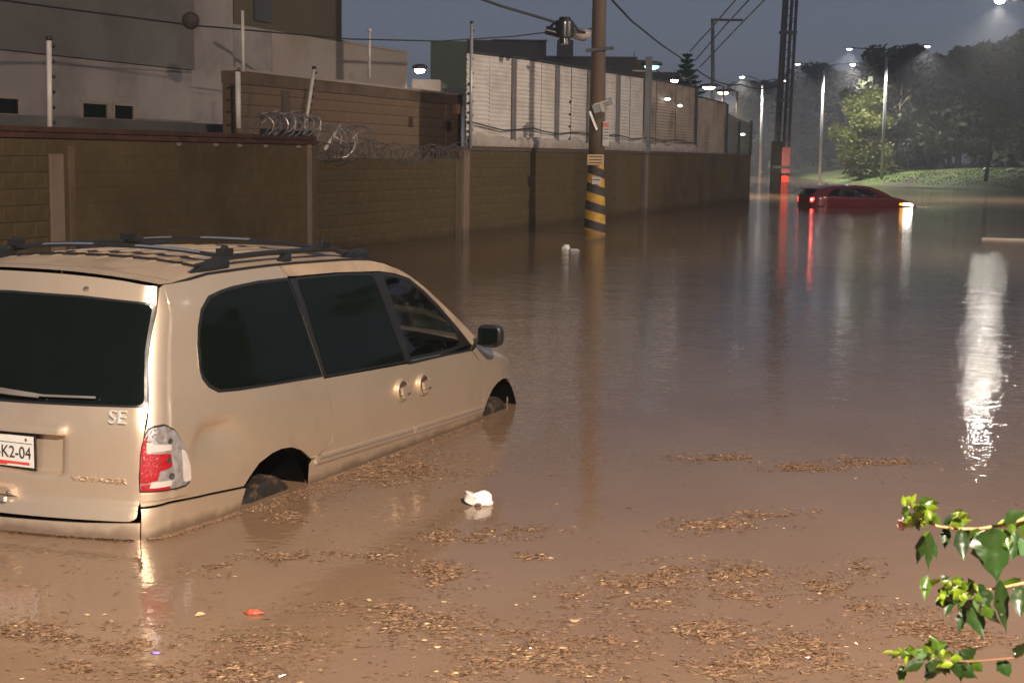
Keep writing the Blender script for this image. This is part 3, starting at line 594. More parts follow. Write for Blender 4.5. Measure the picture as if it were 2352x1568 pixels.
Y4=185; t4=at(1880,205,Y4); lamp_post(gz(Vector((t4.x,Y4,0))),t4,[(at(1915,195,Y4),lamp_white)],'farthest small street lamp, a white dot before the hazy trees',[(5000,W_)],rad=(.1,.07))
Y0=71; h0=at(2303,0,Y0); t0=Vector((h0.x+2.4,Y0,h0.z-.5)); lamp_post(gz(t0),t0,[(h0,emis('lamp_lens_near',(1,.92,.80),600))],'nearest street lamp, glaring white with a glowing cone at the top right corner',[(10000,(1.0,.90,.76),125)],rad=(.15,.1))
Yr=19.0; hr=Vector((22.0,Yr,9.4)); tr=Vector((24.4,Yr,8.9)); lamp_post(gz(tr),tr,[(hr,lamp_white)],'street lamp outside the photo that lights the right hand bank and the white fence',[(27000,(1.0,.86,.70),86,(3.0,43.0,1.2))],rad=(.15,.1))
hb=Vector((23.2,44,9.4)); tb2=Vector((25.6,44,8.9)); lamp_post(gz(tb2),tb2,[(hb,lamp_white)],'added unseen street lamp lighting the bank trees that the minivan windows mirror',[(52000,(1,.97,.88),88,(38,43,4))],rad=(.15,.1))  # added lamp, unseen; brightens the bank trees for the window reflections
# the lamp on the near bank behind the camera
kp=KEY+Vector((2.0,-1.4,-.3)); lamp_post(Vector((kp.x,kp.y,-.5)),kp,[(KEY+Vector((0,0,.25)),lamp_warm)],'street lamp standing behind the camera over the flooded street',[None],rad=(.15,.1))
# lamps behind the fence
def small_lamp(px,py,Y,lens,label,power,col,pole=True,lens_r=.22,side=1,cone=150):
    p=at(px,py,Y); t=thing('wall_lamp' if not pole else 'yard_lamp',Vector((p.x+.7*side,Y,-.5)) if pole else p,label,'lamp','lamps beyond the white fence')
    if pole: mb=MB(); mb.tube([(p.x+.7*side,Y,-.5),(p.x+.7*side,Y,p.z+.05),(p.x+.3*side,Y,p.z+.15)],.06,8); part(t,'pole',mb,head_m,True)
    mb=MB(); mb.ball(p+Vector((0,0,.08)),(lens_r*1.5,lens_r,.10),10,6); hd=part(t,'lamp_head',mb,head_m,True)
    mb=MB(); mb.ball(p,(lens_r,lens_r*.8,.11),10,6); part(hd,'lens',mb,lens,True)
    if power: spot('yard_light',p-Vector((0,.1,.22)),p-Vector((0,.3,5)),power,col,cone,.5,.12)
small_lamp(1628,201,72,lamp_warm,'larger of two warm yellow lamps beside the thin power pole',3600,(1,.82,.5),lens_r=.30)
small_lamp(1661,213,74,lamp_warm,'smaller and lower of two warm yellow lamps beside the thin power pole',3000,(1,.82,.5),lens_r=.26)
small_lamp(1549,185,64,lamp_white,'small white lamp just above the fence top below the conifer',500,K_,lens_r=.16)
small_lamp(964,161,45,lamp_white,'bright white floodlight on the corner of the low pale building',900,K_,False,.16)
cy=at(1497,153,48.2); small_lamp(1497,153,48.2,lamp_cyan,'cyan white floodlight over the blue lit fence post',130,(.25,.75,1.0),False,.24)
q=wp(48.65,1.99,.09); tq=thing('floodlight_post',q,'blue lit steel post carrying the cyan floodlight','post'); mb=MB(); mb.box(tuple(q+UP*1.4),(.17,.17,2.9),WROT); part(tq,'post',mb,steel_bl); mb=MB(); mb.box(tuple(cy+Vector((-.30,.05,-.14))),(.62,.05,.05)); part(tq,'arm',mb,steel_bl)
for px,py,w_,lb in [(1533,228,.11,'small bright light on the tan fence, upper left of its row'),(1562,243,.08,'faint small light on the tan fence, middle of its row'),(1706,309,.10,'small light on the grey end sheet of the fence')]:
    d=ray(px,py); o_=.10; P0=W0+NW*o_; tt_=((P0-EYE).dot(NW))/d.dot(NW); p=EYE+d*tt_
    t=thing('fence_light',p,lb,'light','small lights on the fence'); mb=MB(); mb.ball(p,(w_,.05,.045),8,5); part(t,'lens',mb,lamp_dim,True); mb=MB(); wb_=MB(); mb.box(tuple(p+UP*.06-NW*.04),(w_*1.6,.09,.03),WROT); part(t,'hood',mb,head_m)
# ---------------------------------------------------------------- trees
def tree_mesh(h,rad,nleaf,leaf,seed,trunk_h=.28,lobes=9,shape='round',low=.12):
    r=random.Random(seed); tr_=MB(); tr_.tube([(0,0,-.3),(r.uniform(-.1,.1),0,h*trunk_h),(r.uniform(-.3,.3),r.uniform(-.3,.3),h*.75)],[rad*.055+.05,rad*.04+.04,.05],7)
    cs=[]
    for i in range(lobes):
        a=r.uniform(0,6.28); f=r.uniform(low,1); rr_=rad*(.75*math.sqrt(max(.05,1-(f*1.1-.35)**2)) if shape=='round' else (1-f)*.95)
        q=Vector((math.cos(a)*rr_*r.uniform(.3,1),math.sin(a)*rr_*r.uniform(.3,1),h*(.12+.80*f))); s=rad*r.uniform(.28,.55)*(1.15-.45*f); cs.append((q,s))
        st=Vector((0,0,h*(trunk_h+.4*f*.8))); tr_.tube([st,st.lerp(q,.5)+Vector((0,0,.2)),q],[.09,.06,.02],5)
    lf=MB(); lf.keep=True
    for i in range(nleaf):
        q,s=cs[int(r.random()*len(cs))]
        d=Vector((r.gauss(0,1),r.gauss(0,1),r.gauss(0,1))).normalized()*(s*(r.random()**.42)); d.z*=.8; c=q+d
        if c.z<.2: continue
        u=Vector((r.gauss(0,1),r.gauss(0,1),r.gauss(0,.7))).normalized(); v=u.orthogonal().normalized(); v=(Matrix.Rotation(r.uniform(0,6.28),3,u)@v)
        L=leaf*r.uniform(.6,1.4); W=L*r.uniform(.35,.6); lf.add([c-u*L*.5,c+v*W*.5,c+u*L*.5,c-v*W*.5],[(0,1,2,3)])
    return tr_,lf
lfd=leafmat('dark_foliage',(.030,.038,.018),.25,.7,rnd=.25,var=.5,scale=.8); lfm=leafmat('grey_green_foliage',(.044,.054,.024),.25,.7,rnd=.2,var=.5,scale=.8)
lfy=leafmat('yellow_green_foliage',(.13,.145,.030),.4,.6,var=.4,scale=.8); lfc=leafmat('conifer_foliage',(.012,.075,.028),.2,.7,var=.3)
white_base=mat('whitewash',(.42,.40,.36),.8,var=.2)
def tree(name,h,rad,nleaf,leaf,seed,lm,loc,label,cat,group=None,**kw):
    tr_,lf=tree_mesh(h,rad,nleaf,leaf,seed,**kw); t=thing(name,loc,label,cat,group)
    mesh_obj('trunk',tr_,bark,t,True); o=mesh_obj('crown',lf,lm,t); return t
protos=[]
G='dark trees behind the grassy berm'
T_=[(2095,130,98,0),(2062,124,112,1),(2235,122,98,2),(2020,128,155,1),(2130,121,120,0),(2165,124,128,2),(2200,119,112,1),(2270,118,112,2),(2300,123,88,0),(2335,117,80,1),(2378,119,60,2),(2110,142,112,1),(2180,144,128,0),(2250,142,108,2),(2320,144,88,1),(2045,146,140,0)]
far=[(1760,210,188,0),(1795,225,165,1),(1832,190,178,2),(1868,200,158,0),(1905,175,180,1),(1945,165,172,2),(1985,155,165,0),(1735,260,185,2),(1815,250,152,1),(1855,240,150,2),(1930,210,160,0),(1965,190,150,1),(1700,300,178,0)]
words=['ragged topped','round topped','split crowned','narrow crowned','low broad']
names=[]
def hgt(px,Y,ytop): return at(px,ytop,Y).z
ORD=['leftmost','second','third','fourth','fifth','sixth','seventh','eighth','ninth','tenth','eleventh','rightmost','thirteenth']
def rowof(Y): return 'front row behind the berm' if Y<133 else 'second row behind the berm' if Y<150 else 'hazy row beyond the street lamps' if Y<205 else 'faint farthest row in the haze'
for i,(px,Y,h,k) in enumerate(T_+far):
    p=at(px,380,Y); base=gz(Vector((p.x,Y,0))); h=at(px,h,Y).z-base.z; isfar=i>=len(T_)
    side=('behind the fence end left of the pylon' if px<1790 else 'between the pylon and the yellow green tree' if px<1960 else 'behind the double street lamp' if px<2090 else 'right of the double street lamp' if px<2200 else 'left of the right edge' if px<2300 else 'at the right edge')
    dist='nearer dark tree' if Y<100 else 'dark tree set back' if Y<130 else 'hazy distant tree' if Y<200 else 'very faint far tree'
    rowl=sorted(t_[0] for t_ in T_+far if rowof(t_[1])==rowof(Y)); lab=f'{words[(i*2+i//5)%5]} dark tree, {ORD[rowl.index(px)]} from the left in the {rowof(Y)}'
    if len(protos)<=k: 
        protos.append(tree('tree',10,[3.6,4.2,3.9][k],[5200,6200,5600][k],.62,20+k,[lfd,lfm,lfd][k],base,lab,'tree',G,lobes=[15,18,13][k],low=.0)); o=protos[k]; 
    else: o=copy_thing(protos[k],base,lab,rz=(i*1.7)%6.28)
    s=h/10.0; o.scale=(s*(1.0 if not isfar else 1.3),s*1.0,s); o['label']=lab
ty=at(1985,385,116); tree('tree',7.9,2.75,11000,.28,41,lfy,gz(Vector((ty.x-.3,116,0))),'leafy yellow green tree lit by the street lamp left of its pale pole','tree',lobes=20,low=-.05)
# right bank trees that the van windows mirror
for i,(x,y) in enumerate([(36,72),(38,60),(41,50),(37,40),(40,30),(38,18),(43,8)]):
    copy_thing(protos[i%3],gz(Vector((x,y,0))),f'bank tree out of view past the right edge, number words {["one","two","three","four","five","six","seven"][i]} along the road'.replace('number words ','place '),rz=i*1.3,scale=1.0+.08*(i%3))
# whitewashed stones under the trees
for i,(px,py) in enumerate([(2112,383),(2160,385.5),(2268,390),(2322,392.5),(2379-30,395)]):
    p=bground(px,py+3); z=p.z; mb=MB(); mb.ball((p.x,p.y,z+.10),(.34,.2,.16),9,6)
    single('white_stone',mb,white_base,['whitewashed stone farthest left under the dark trees','whitewashed stone second from left under the dark trees','whitewashed stone in the middle under the dark trees','whitewashed stone left of the leaning sapling','whitewashed stone nearest the right edge'][i],'stone','whitewashed stones at the foot of the trees',smooth=True,loc=(p.x,p.y,z))
pm=bground(1868,379); zb=pm.z; mb=MB(); mb.tube([(pm.x,pm.y,zb-.1),(pm.x,pm.y,zb+.75)],.17,8); mb.ball((pm.x,pm.y,zb+.76),(.17,.17,.1),8,5); single('marker_post',mb,white_base,'short white marker post on the grass right of the pylon','post',smooth=True,angle=40,loc=(pm.x,pm.y,zb))
# small round bright lamp on the berm by the wall end
# bush and sapling
bt_=bground(1992,409); tb_,lb_=tree_mesh(2.5,1.9,5200,.30,77,trunk_h=.2,lobes=16,low=-.1)
t=thing('bush',bt_,'dense green bush with dry tufts on top at the foot of the street lamp','bush'); mesh_obj('stems',tb_,bark,t,True); o=mesh_obj('foliage',lb_,leafmat('bush_foliage',(.060,.085,.014),.35,.6,var=.4,scale=1.5),t); t.scale=(1.25,.8,.80)
dg=leafmat('dry_grass',(.16,.12,.06),.3,.8,var=.3); mb=MB(); mb.keep=True; rr=random.Random(9)
for i in range(260):
    x=rr.uniform(-1.4,1.6); y=rr.uniform(-.6,.6); hh_=rr.uniform(.5,1.0); mb.add([(x-.02,y,1.1),(x+.02,y,1.1),(x+rr.uniform(-.2,.2),y,1.2+hh_)],[(0,1,2)])
o=mesh_obj('dry_tufts',mb,dg,t)
b0=bground(2264,417); st_=at(2284,245,b0.y); t=thing('sapling',b0,'slim leaning sapling on the grass near the right edge','tree')
mb=MB(); tp_=Vector((st_.x,b0.y,st_.z)); mb.tube([b0,b0.lerp(tp_,.5)+Vector((.05,0,0)),tp_],[.14,.10,.05],7); mb.tube([b0.lerp(tp_,.5),b0.lerp(tp_,.6)+Vector((.6,0,.6))],[.05,.02],5); part(t,'trunk',mb,bark,True)
lf=MB(); lf.keep=True
for i in range(900):
    c=tp_+Vector((rr.gauss(.2,1.0),rr.gauss(0,.8),rr.gauss(-.2,1.0))); u=Vector((rr.gauss(0,1),rr.gauss(0,1),rr.gauss(0,1))).normalized(); v=u.orthogonal().normalized(); lf.add([c-u*.16,c+v*.08,c+u*.16,c-v*.08],[(0,1,2,3)])
part(t,'crown',lf,lfm)
# small conifer behind the fence
cb=at(1572,380,70); ct=at(1571,122,70); hc=ct.z+.5; t=thing('conifer',Vector((cb.x,70,-.5)),'small dark green conifer with tiered branches above the fence','tree')
mb=MB(); mb.tube([(cb.x,70,-.5),(cb.x,70,ct.z)],[.12,.02],6); part(t,'trunk',mb,bark,True)
lf=MB(); lf.keep=True; rr=random.Random(12)
for lv in range(15):
    z=ct.z-.12-lv*.24; R0=.20+.085*lv
    for b_ in range(11):
        a=b_*2*math.pi/11+lv*.5; d=Vector((math.cos(a),math.sin(a),0)); Rr=R0*rr.uniform(.75,1.2)
        for j in range(12):
            f=(j+1)/12; c=Vector((cb.x,70,z))+d*(Rr*f)+Vector((0,0,-.10*f+.14*f*f)); s_=Vector((-d.y,d.x,0)); L=.21*(1.2-f*.6)
            lf.add([c-s_*L,c+d*.12+Vector((0,0,.04)),c+s_*L,c-d*.10-Vector((0,0,.15))],[(0,1,2,3)])
part(t,'crown',lf,lfc)
# ---------------------------------------------------------------- surface tools for vehicles
def pch(xs,ys):
    n=len(xs); h=[xs[i+1]-xs[i] for i in range(n-1)]; d=[(ys[i+1]-ys[i])/h[i] for i in range(n-1)]
    m=[d[0]]+[0 if d[i-1]*d[i]<=0 else 2*d[i-1]*d[i]/(d[i-1]+d[i]) for i in range(1,n-1)]+[d[-1]]
    def f(x):
        if x<=xs[0]: return ys[0]+m[0]*(x-xs[0])
        if x>=xs[-1]: return ys[-1]+m[-1]*(x-xs[-1])
        i=0
        while x>xs[i+1]: i+=1
        t=(x-xs[i])/h[i]
        return (2*t**3-3*t*t+1)*ys[i]+(t**3-2*t*t+t)*h[i]*m[i]+(-2*t**3+3*t*t)*ys[i+1]+(t**3-t*t)*h[i]*m[i+1]
    return f
def roundpoly(pts,r,n=5):
    out=[]; N=len(pts)
    for i,p in enumerate(pts):
        rad=r[i] if isinstance(r,(list,tuple)) else r; p=Vector((p[0],p[1])); a=Vector(pts[i-1][:2]); b=Vector(pts[(i+1)%N][:2])
        if rad<=0: out.append((p.x,p.y)); continue
        da=(a-p); db=(b-p); ra=min(rad,da.length*.48); rb=min(rad,db.length*.48); A=p+da.normalized()*ra; B=p+db.normalized()*rb
        for k in range(n+1): t=k/n; q=A*(1-t)**2+p*2*t*(1-t)+B*t*t; out.append((q.x,q.y))
    return out
def panel(poly,fn,cu=.05,cw=.05,off=0.0,thick=.012,side=1,smooth2=None):
    """a skin panel: 2D outline cut into a grid, laid on the surface fn(a,b), with a turned-in rim"""
    bm=bmesh.new(); vs=[bm.verts.new((p[0],p[1],0)) for p in poly]; bm.faces.new(vs); bmesh.ops.triangulate(bm,faces=bm.faces[:])
    xs_=[p[0] for p in poly]; ys_=[p[1] for p in poly]
    def cuts(lo,hi,c,axis):
        k=math.floor(lo/c)+1
        while k*c<hi-1e-4:
            co=[0,0,0]; no=[0,0,0]; co[axis]=k*c+1.3e-5; no[axis]=1
            bmesh.ops.bisect_plane(bm,geom=bm.verts[:]+bm.edges[:]+bm.faces[:],plane_co=co,plane_no=no,dist=1e-6); k+=1
    cuts(min(xs_),max(xs_),cu,0); cuts(min(ys_),max(ys_),cw,1)
    bmesh.ops.dissolve_limit(bm,angle_limit=.01,verts=[],edges=[e for e in bm.edges if len(e.link_faces)==2 and abs(e.verts[0].co.x-e.verts[1].co.x)>1e-5 and abs(e.verts[0].co.y-e.verts[1].co.y)>1e-5])
    bm.verts.ensure_lookup_table()
    def nrm(a,b):
        e_=1e-3; p=Vector(fn(a,b)); n=(Vector(fn(a+e_,b))-Vector(fn(a-e_,b))).cross(Vector(fn(a,b+e_))-Vector(fn(a,b-e_)))
        return n.normalized()*side
    N={}; 
    for v in bm.verts:
        a,b=v.co.x,v.co.y; n=nrm(a,b); N[v]=n; v.co=Vector(fn(a,b))+n*off
    if thick:
        for e in [e for e in bm.edges if len(e.link_faces)==1]:
            v0,v1=e.verts
            for v in (v0,v1):
                if v not in N or isinstance(N[v],tuple): continue
            i0=N.setdefault(('i',v0),None) or bm.verts.new(v0.co-N[v0]*thick); N[('i',v0)]=i0
            i1=N.setdefault(('i',v1),None) or bm.verts.new(v1.co-N[v1]*thick); N[('i',v1)]=i1
            try: f=bm.faces.new((v0,v1,i1,i0))
            except ValueError: pass
    bm.verts.index_update(); mb=MB(); mb.v=[tuple(v.co) for v in bm.verts]; mb.f=[tuple(v.index for v in f.verts) for f in bm.faces]; bm.free()
    return mb
def mirror(mb): 
    o=MB(); o.v=[(x,-y,z) for x,y,z in mb.v]; o.f=[tuple(reversed(f)) for f in mb.f]; return o
def skin(name,mb,mt,parent,angle=38): 
    o=mesh_obj(name,mb,mt,parent,True,VSH,angle); return o
def text_obj(name,body,size,mt,parent,loc,X,Y,ext=.001,SC=(1,1,1)):
    cu=bpy.data.curves.new(name,'FONT'); cu.body=body; cu.size=size; cu.extrude=ext; cu.align_x='CENTER'; cu.align_y='CENTER'; o=bpy.data.objects.new(name,cu); C.objects.link(o)
    X=Vector(X).normalized(); Y=Vector(Y).normalized(); Z=X.cross(Y).normalized(); Y=Z.cross(X)
    m=Matrix((X,Y,Z)).transposed().to_4x4(); m.translation=Vector(loc)-Vector(VSH); cu.materials.append(mt)
    bpy.context.view_layer.update(); me=bpy.data.meshes.new_from_object(o.evaluated_get(bpy.context.evaluated_depsgraph_get())); bpy.data.objects.remove(o)
    o=bpy.data.objects.new(name,me); C.objects.link(o)
    if parent: o.parent=parent
    o.matrix_local=m@Matrix.Diagonal((*SC,1)); return o

# ---------------------------------------------------------------- the tan minivan
VSH=(0,0,-.56)
HW=pch([-.6,-.1,.05,.15,.3,.45,.56,.8,1.0,1.15,1.25],[.89,.945,.955,.962,.966,.958,.942,.885,.835,.785,.745])
TP=pch([-1,-.75,-.4,-.1,.25,2.6,3.0,3.3,3.5,3.62,3.8,4.0,4.15,4.25],[.09,.06,.03,.010,0,0,.006,.025,.06,.10,.20,.36,.53,.7])
UR=pch([-.6,-.05,.08,.16,.3,.5,.58,.85,1.08,1.18,1.25],[-.75,-.80,-.79,-.77,-.76,-.745,-.725,-.62,-.51,-.47,-.445])
YS=pch([-.6,.10,.20,.40,.535,.61,.858,1.09,1.15],[.855,.858,.842,.841,.858,.850,.796,.764,.755])
CR=.15;RC=.10
def hwc(w): return HW(w)-TP(UR(w)+.15)
def rcw(w): return max(.02,min(RC,-.31-UR(w)-CR*(hwc(w)/.9)**2))
def Rx(y,w):
    a=abs(y); h=hwc(w); rc=rcw(w); x=UR(w)+CR*(y/.9)**2; t=(a-(h-rc))/rc
    if t>0: x+=rc*(1-math.sqrt(max(0,1-min(t,1)**2)))
    return x
_c={}
def vpath(w):
    k=round(w,4)
    if k in _c: return _c[k]
    h=hwc(w); rc=rcw(w); ua=UR(w)+CR*(h/.9)**2+rc; P=[]
    for i in range(13): u=-.3+(ua+.3)*i/12; P.append((u,h if i==12 else HW(w)-TP(u)))
    ys=YS(w)
    for i in range(1,31):
        y=(h-rc)+rc*math.cos(i/30*math.pi/2)
        if y<ys: break
        P.append((Rx(y,w),y))
    P.append((Rx(ys,w),ys)); L=[0]
    for a,b in zip(P,P[1:]): L.append(L[-1]+math.hypot(b[0]-a[0],b[1]-a[1]))
    _c[k]=(P,L); return _c[k]
def dent(q,w):
    if not(-.75<q<.6 and .0<w<.6): return 0
    a=math.exp(-((q+.17)/.17)**2); w0=.475-.9*max(0,q+.10)**2*3-.45*max(0,-.24-q); t=w0-w
    g=0 if t<-.03 else ((t+.03)/.06 if t<.03 else math.exp(-(t-.03)/.13))
    return .034*a*g
def SK(q,w):
    if q>=-.3: return (q,-(HW(w)-TP(q))+dent(q,w),w)
    P,L=vpath(w); f=min(1.02,(-.3-q)/.7)*L[-1]; i=0
    while i<len(L)-2 and f>L[i+1]: i+=1
    t=(f-L[i])/max(1e-6,L[i+1]-L[i]); dd=dent(q,w)
    return (P[i][0]+(P[i+1][0]-P[i][0])*t+dd*.3,-(P[i][1]+(P[i+1][1]-P[i][1])*t)+dd,w)
def sst(x,a,b): t=max(0,min(1,(x-a)/(b-a))); return t*t*(3-2*t)
def RR(y,w): return (Rx(y,w),y,w)
def TG(y,w):
    x=Rx(y,w); ay=abs(y)
    inside=(1-sst(ay,.440,.475))*sst(w,.270,.295)*(1-sst(w,.460,.470)); x+=.045*inside*(1-.35*sst(w,.40,.262+.0001) if False else 1)*.8
    brow=(1-sst(ay,.46,.50))*sst(w,.463,.476)*(1-sst(w,.495,.535)); x-=.022*brow
    lip=sst(w,.165,.150); x-=.016*(1-sst(w,.148,.172)); 
    return (x,y,w)
hoodw=pch([2.7,2.85,3.15,3.4,3.7,4.0,4.2],[.545,.535,.50,.44,.37,.27,.15])
def SF(u,w):
    wt=hoodw(u); r=.12*sst(u,2.8,3.1)+1e-4; rn=0
    if w>wt-r: t=min(1,(w-(wt-r))/r); rn=r-math.sqrt(max(0,r*r*(1-t*t)))
    return (u,-(HW(w)-TP(u)-rn),w)
GU=pch([-.45,-.24,-.11,.03,.62,1.109,1.547,1.841,2.124,2.468,2.859,2.95],[1.165,1.167,1.177,1.192,1.199,1.191,1.178,1.139,1.047,.851,.595,.54])
def RFS(u,f):
    we=GU(u); ye=HW(we)-TP(min(u,2.6)); b=-.09*(1-sst(u,-.33,.0))+.26*sst(u,1.3,2.0); c=.055-.03*sst(u,1.5,2.4)
    g=1-f*f; edge=max(0,abs(f)-.88)/.12
    return (u+b*g,f*ye,we+c*(1-abs(f)**2.4))
O3=Vector((-2.2504,7.6791,0)); van=thing('minivan',Vector((O3.x,O3.y,-.56)),'tan champagne minivan with roof rack standing in flood water up to its wheel tops','minivan',rz=math.atan2(.91723,.39836))
# inner dark shell (shows only in the panel gaps and behind the wheel openings)
archR=[(.735,-.4),(.729,0),(.71,.09),(.67,.15),(.60,.205),(.50,.236),(.40,.244),(.31,.238),(.19,.207),(.11,.15),(.06,.09),(.017,0),(-.01,-.12),(-.02,-.4)]
archF=[(2.965,-.4),(2.973,0),(3.01,.075),(3.052,.127),(3.129,.183),(3.231,.215),(3.34,.224),(3.45,.212),(3.55,.165),(3.62,.10),(3.66,0),(3.67,-.4)]
quarter=[(-1,.152),(-.683,.161),(-.45,.152),(-.222,.143),(.064,.123)]+[(.06+.002,.126),(.11,.165),(.19,.219),(.31,.249),(.40,.256),(.50,.247),(.60,.213),(.66,.175),(.705,.145)]+[(.76,.150),(.86,.175),(.915,.215),(.933,.27),(.918,.386),(.876,.567),(.742,1.130),(.697,1.192)]+[(u,GU(u)-.003) for u in (.62,.4,.2,.03,-.11,-.24)]+[(-.5,1.162),(-.75,1.158),(-1,1.152)]
def both(name,poly,fn,mt,cu=.05,cw=.05,off=0.,thick=.012,parent=None,lab=None,**k):
    mb=panel(poly,fn,cu,cw,off,thick,**k); a=skin(name,mb,mt,parent or van); b=skin(name,mirror(mb),mt,parent or van); return a,b
both('quarter_panel',quarter,SK,paint,.035,.028)
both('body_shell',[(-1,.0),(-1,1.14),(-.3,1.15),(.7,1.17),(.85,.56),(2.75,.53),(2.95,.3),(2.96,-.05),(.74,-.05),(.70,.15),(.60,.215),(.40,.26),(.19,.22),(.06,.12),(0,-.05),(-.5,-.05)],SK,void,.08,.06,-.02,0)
slider=[(.741,-.45),(.741,.138),(.80,.148),(.90,.185),(.937,.235),(.940,.27),(.925,.386),(.883,.562),(1.846,.525),(1.853,.50),(1.898,.259),(1.916,-.013),(1.918,-.45)]
fdoor=[(1.924,-.45),(1.922,-.013),(1.905,.259),(1.860,.50),(1.853,.523),(2.05,.520),(2.4,.512),(2.780,.500),(2.90,.41),(2.945,.306),(2.968,.15),(2.972,.057),(2.962,-.45)]
sd=both('sliding_door',slider,SK,paint,.05,.03); fd=both('front_door',fdoor,SK,paint,.05,.03)
fender=[(2.787,.506),(2.86,.45),(2.908,.41),(2.952,.306),(2.975,.15),(2.979,.06)]+[(3.01,.085),(3.052,.137),(3.129,.193),(3.231,.225),(3.34,.235),(3.45,.222),(3.50,.205),(3.56,.20),(3.8,.19),(4.0,.17),(4.12,.155),(4.12,.195),(4.0,.272)]+[(u,hoodw(u)-.002) for u in (3.85,3.7,3.55,3.4,3.28,3.15,3.0,2.9,2.83)]
both('front_fender',fender,SF,paint,.04,.02)
fb=[(3.505,.198),(3.555,.17),(3.625,.105),(3.665,0),(3.68,-.4),(4.2,-.4),(4.2,.02),(4.13,.145),(4.0,.163),(3.8,.183),(3.56,.193)]
fbm=panel(fb,SF,.06,.05,.004,.012); skin('front_bumper',fbm,paint,van); skin('front_bumper',mirror(fbm),paint,van)
nb=MB(); ny=10
for j in range(7):
    wv=-.4+j*.1; yy=HW(wv)-TP(4.15)-.0
    for i in range(ny+1): f=-1+2*i/ny; nb.v.append((4.15+.22*(1-f*f),f*yy,wv))
nb.f=[(j*(ny+1)+i,j*(ny+1)+i+1,(j+1)*(ny+1)+i+1,(j+1)*(ny+1)+i) for j in range(6) for i in range(ny)]
skin('front_grille',nb,paint,van)
hd=MB(); nu=16
for i in range(nu+1):
    u=2.86+(4.14-2.86)*i/nu; wt=hoodw(u); ye=abs(SF(u,wt)[1])-.004
    for j in range(13): f=-1+j/6; hd.v.append((u+(.14*(1-f*f)) ,f*ye,wt+.055*(1-f*f)*(1-.3*i/nu)+.001))
hd.f=[(i*13+j,i*13+j+1,(i+1)*13+j+1,(i+1)*13+j) for i in range(nu) for j in range(12)]; skin('hood',hd,paint,van)
# roof rail + A pillar
rail=[(u,GU(u)-.003) for u in (.704,.9,1.109,1.35,1.547,1.7,1.841,2.0,2.124,2.3,2.468,2.65,2.80,2.865)]+[(2.84,.52),(2.785,.545),(2.60,.70),(2.431,.835),(2.27,.942),(2.111,1.030),(1.938,1.072),(1.751,1.097),(1.672,1.100),(1.268,1.121),(.795,1.131),(.749,1.133)]
both('roof_side_rail',rail,SK,paint_rough,.06,.03)
# glass
qg=[(-.207,.75),(-.185,.86),(-.148,.95),(-.094,1.03),(-.008,1.088),(.10,1.108),(.207,1.120),(.451,1.130),(.740,1.127),(.862,.575),(.40,.594),(.05,.610),(-.10,.622),(-.165,.655),(-.200,.70)]
def rim(p,d): # shrink an outline towards its middle
    cx=sum(a for a,_ in p)/len(p); cy=sum(b for _,b in p)/len(p); return [(a+(cx-a)*d/max(.2,abs(a-cx)+.1),b+(cy-b)*d/max(.15,abs(b-cy)+.1)) for a,b in p]
for sgn in (0,1):
    mir=(lambda m:m) if sgn==0 else mirror
    g_=skin('side_window',mir(panel(qg,SK,.06,.05,.003,.006)),black_trim,van); skin('pane',mir(panel(rim(qg,.022),SK,.06,.05,.0075,.004)),privacy,g_)
    sg=roundpoly([(.812,1.122),(1.30,1.113),(1.668,1.092),(1.838,.535),(.886,.568)],[.02,0,.03,.02,.02],4)
    g_=skin('side_window',mir(panel(sg,SK,.06,.05,.001,.006)),black_trim,van); skin('pane',mir(panel(rim(sg,.018),SK,.06,.05,.0055,.004)),privacy,g_)
    skin('window_molding',mir(panel([(.745,1.120),(.800,1.120),(.882,.572),(.868,.572)],SK,.06,.05,.007,.004)),black_trim,van)
    fo=[(1.755,1.090),(1.938,1.066),(2.111,1.025),(2.27,.938),(2.431,.829),(2.60,.695),(2.778,.545),(2.40,.524),(1.868,.536)]
    fi=[(1.790,1.064),(1.935,1.046),(2.095,1.006),(2.25,.920),(2.405,.812),(2.53,.712),(2.60,.640),(2.62,.560),(2.40,.548),(1.905,.560)]
    for k in range(len(fo)):
        pass
    # frame: strips between the outer and inner outlines
    A=[fo[0],fo[1],fo[2],fo[3],fo[4],fo[5],fo[6],fi[7],fi[6],fi[5],fi[4],fi[3],fi[2],fi[1],fi[0]]
    skin('window_frame',mir(panel(A,SK,.06,.05,.0,.008)),black_trim,van)
    B=[fo[0],fi[0],fi[9],fi[8],fi[7],fo[6],fo[7],fo[8],(1.842,.536),(1.674,1.094)]
    skin('window_frame',mir(panel(B,SK,.06,.05,.0,.008)),black_trim,van)
    skin('front_side_window',mir(panel([fi[0],fi[1],fi[2],fi[3],fi[4],fi[5],fi[6],fi[7],fi[8],fi[9]],SK,.08,.08,-.004,0)),tint_glass,van)
    skin('belt_molding',mir(panel([(1.862,.520),(1.862,.534),(2.4,.526),(2.78,.512),(2.83,.545),(2.86,.52),(2.80,.500),(2.4,.512)],SK,.08,.05,.006,.006)),black_trim,van)
    skin('bright_strip',mir(panel([(1.90,.536),(1.90,.541),(2.30,.531),(2.30,.526)],SK,.08,.05,.010,.004)),silver,van)
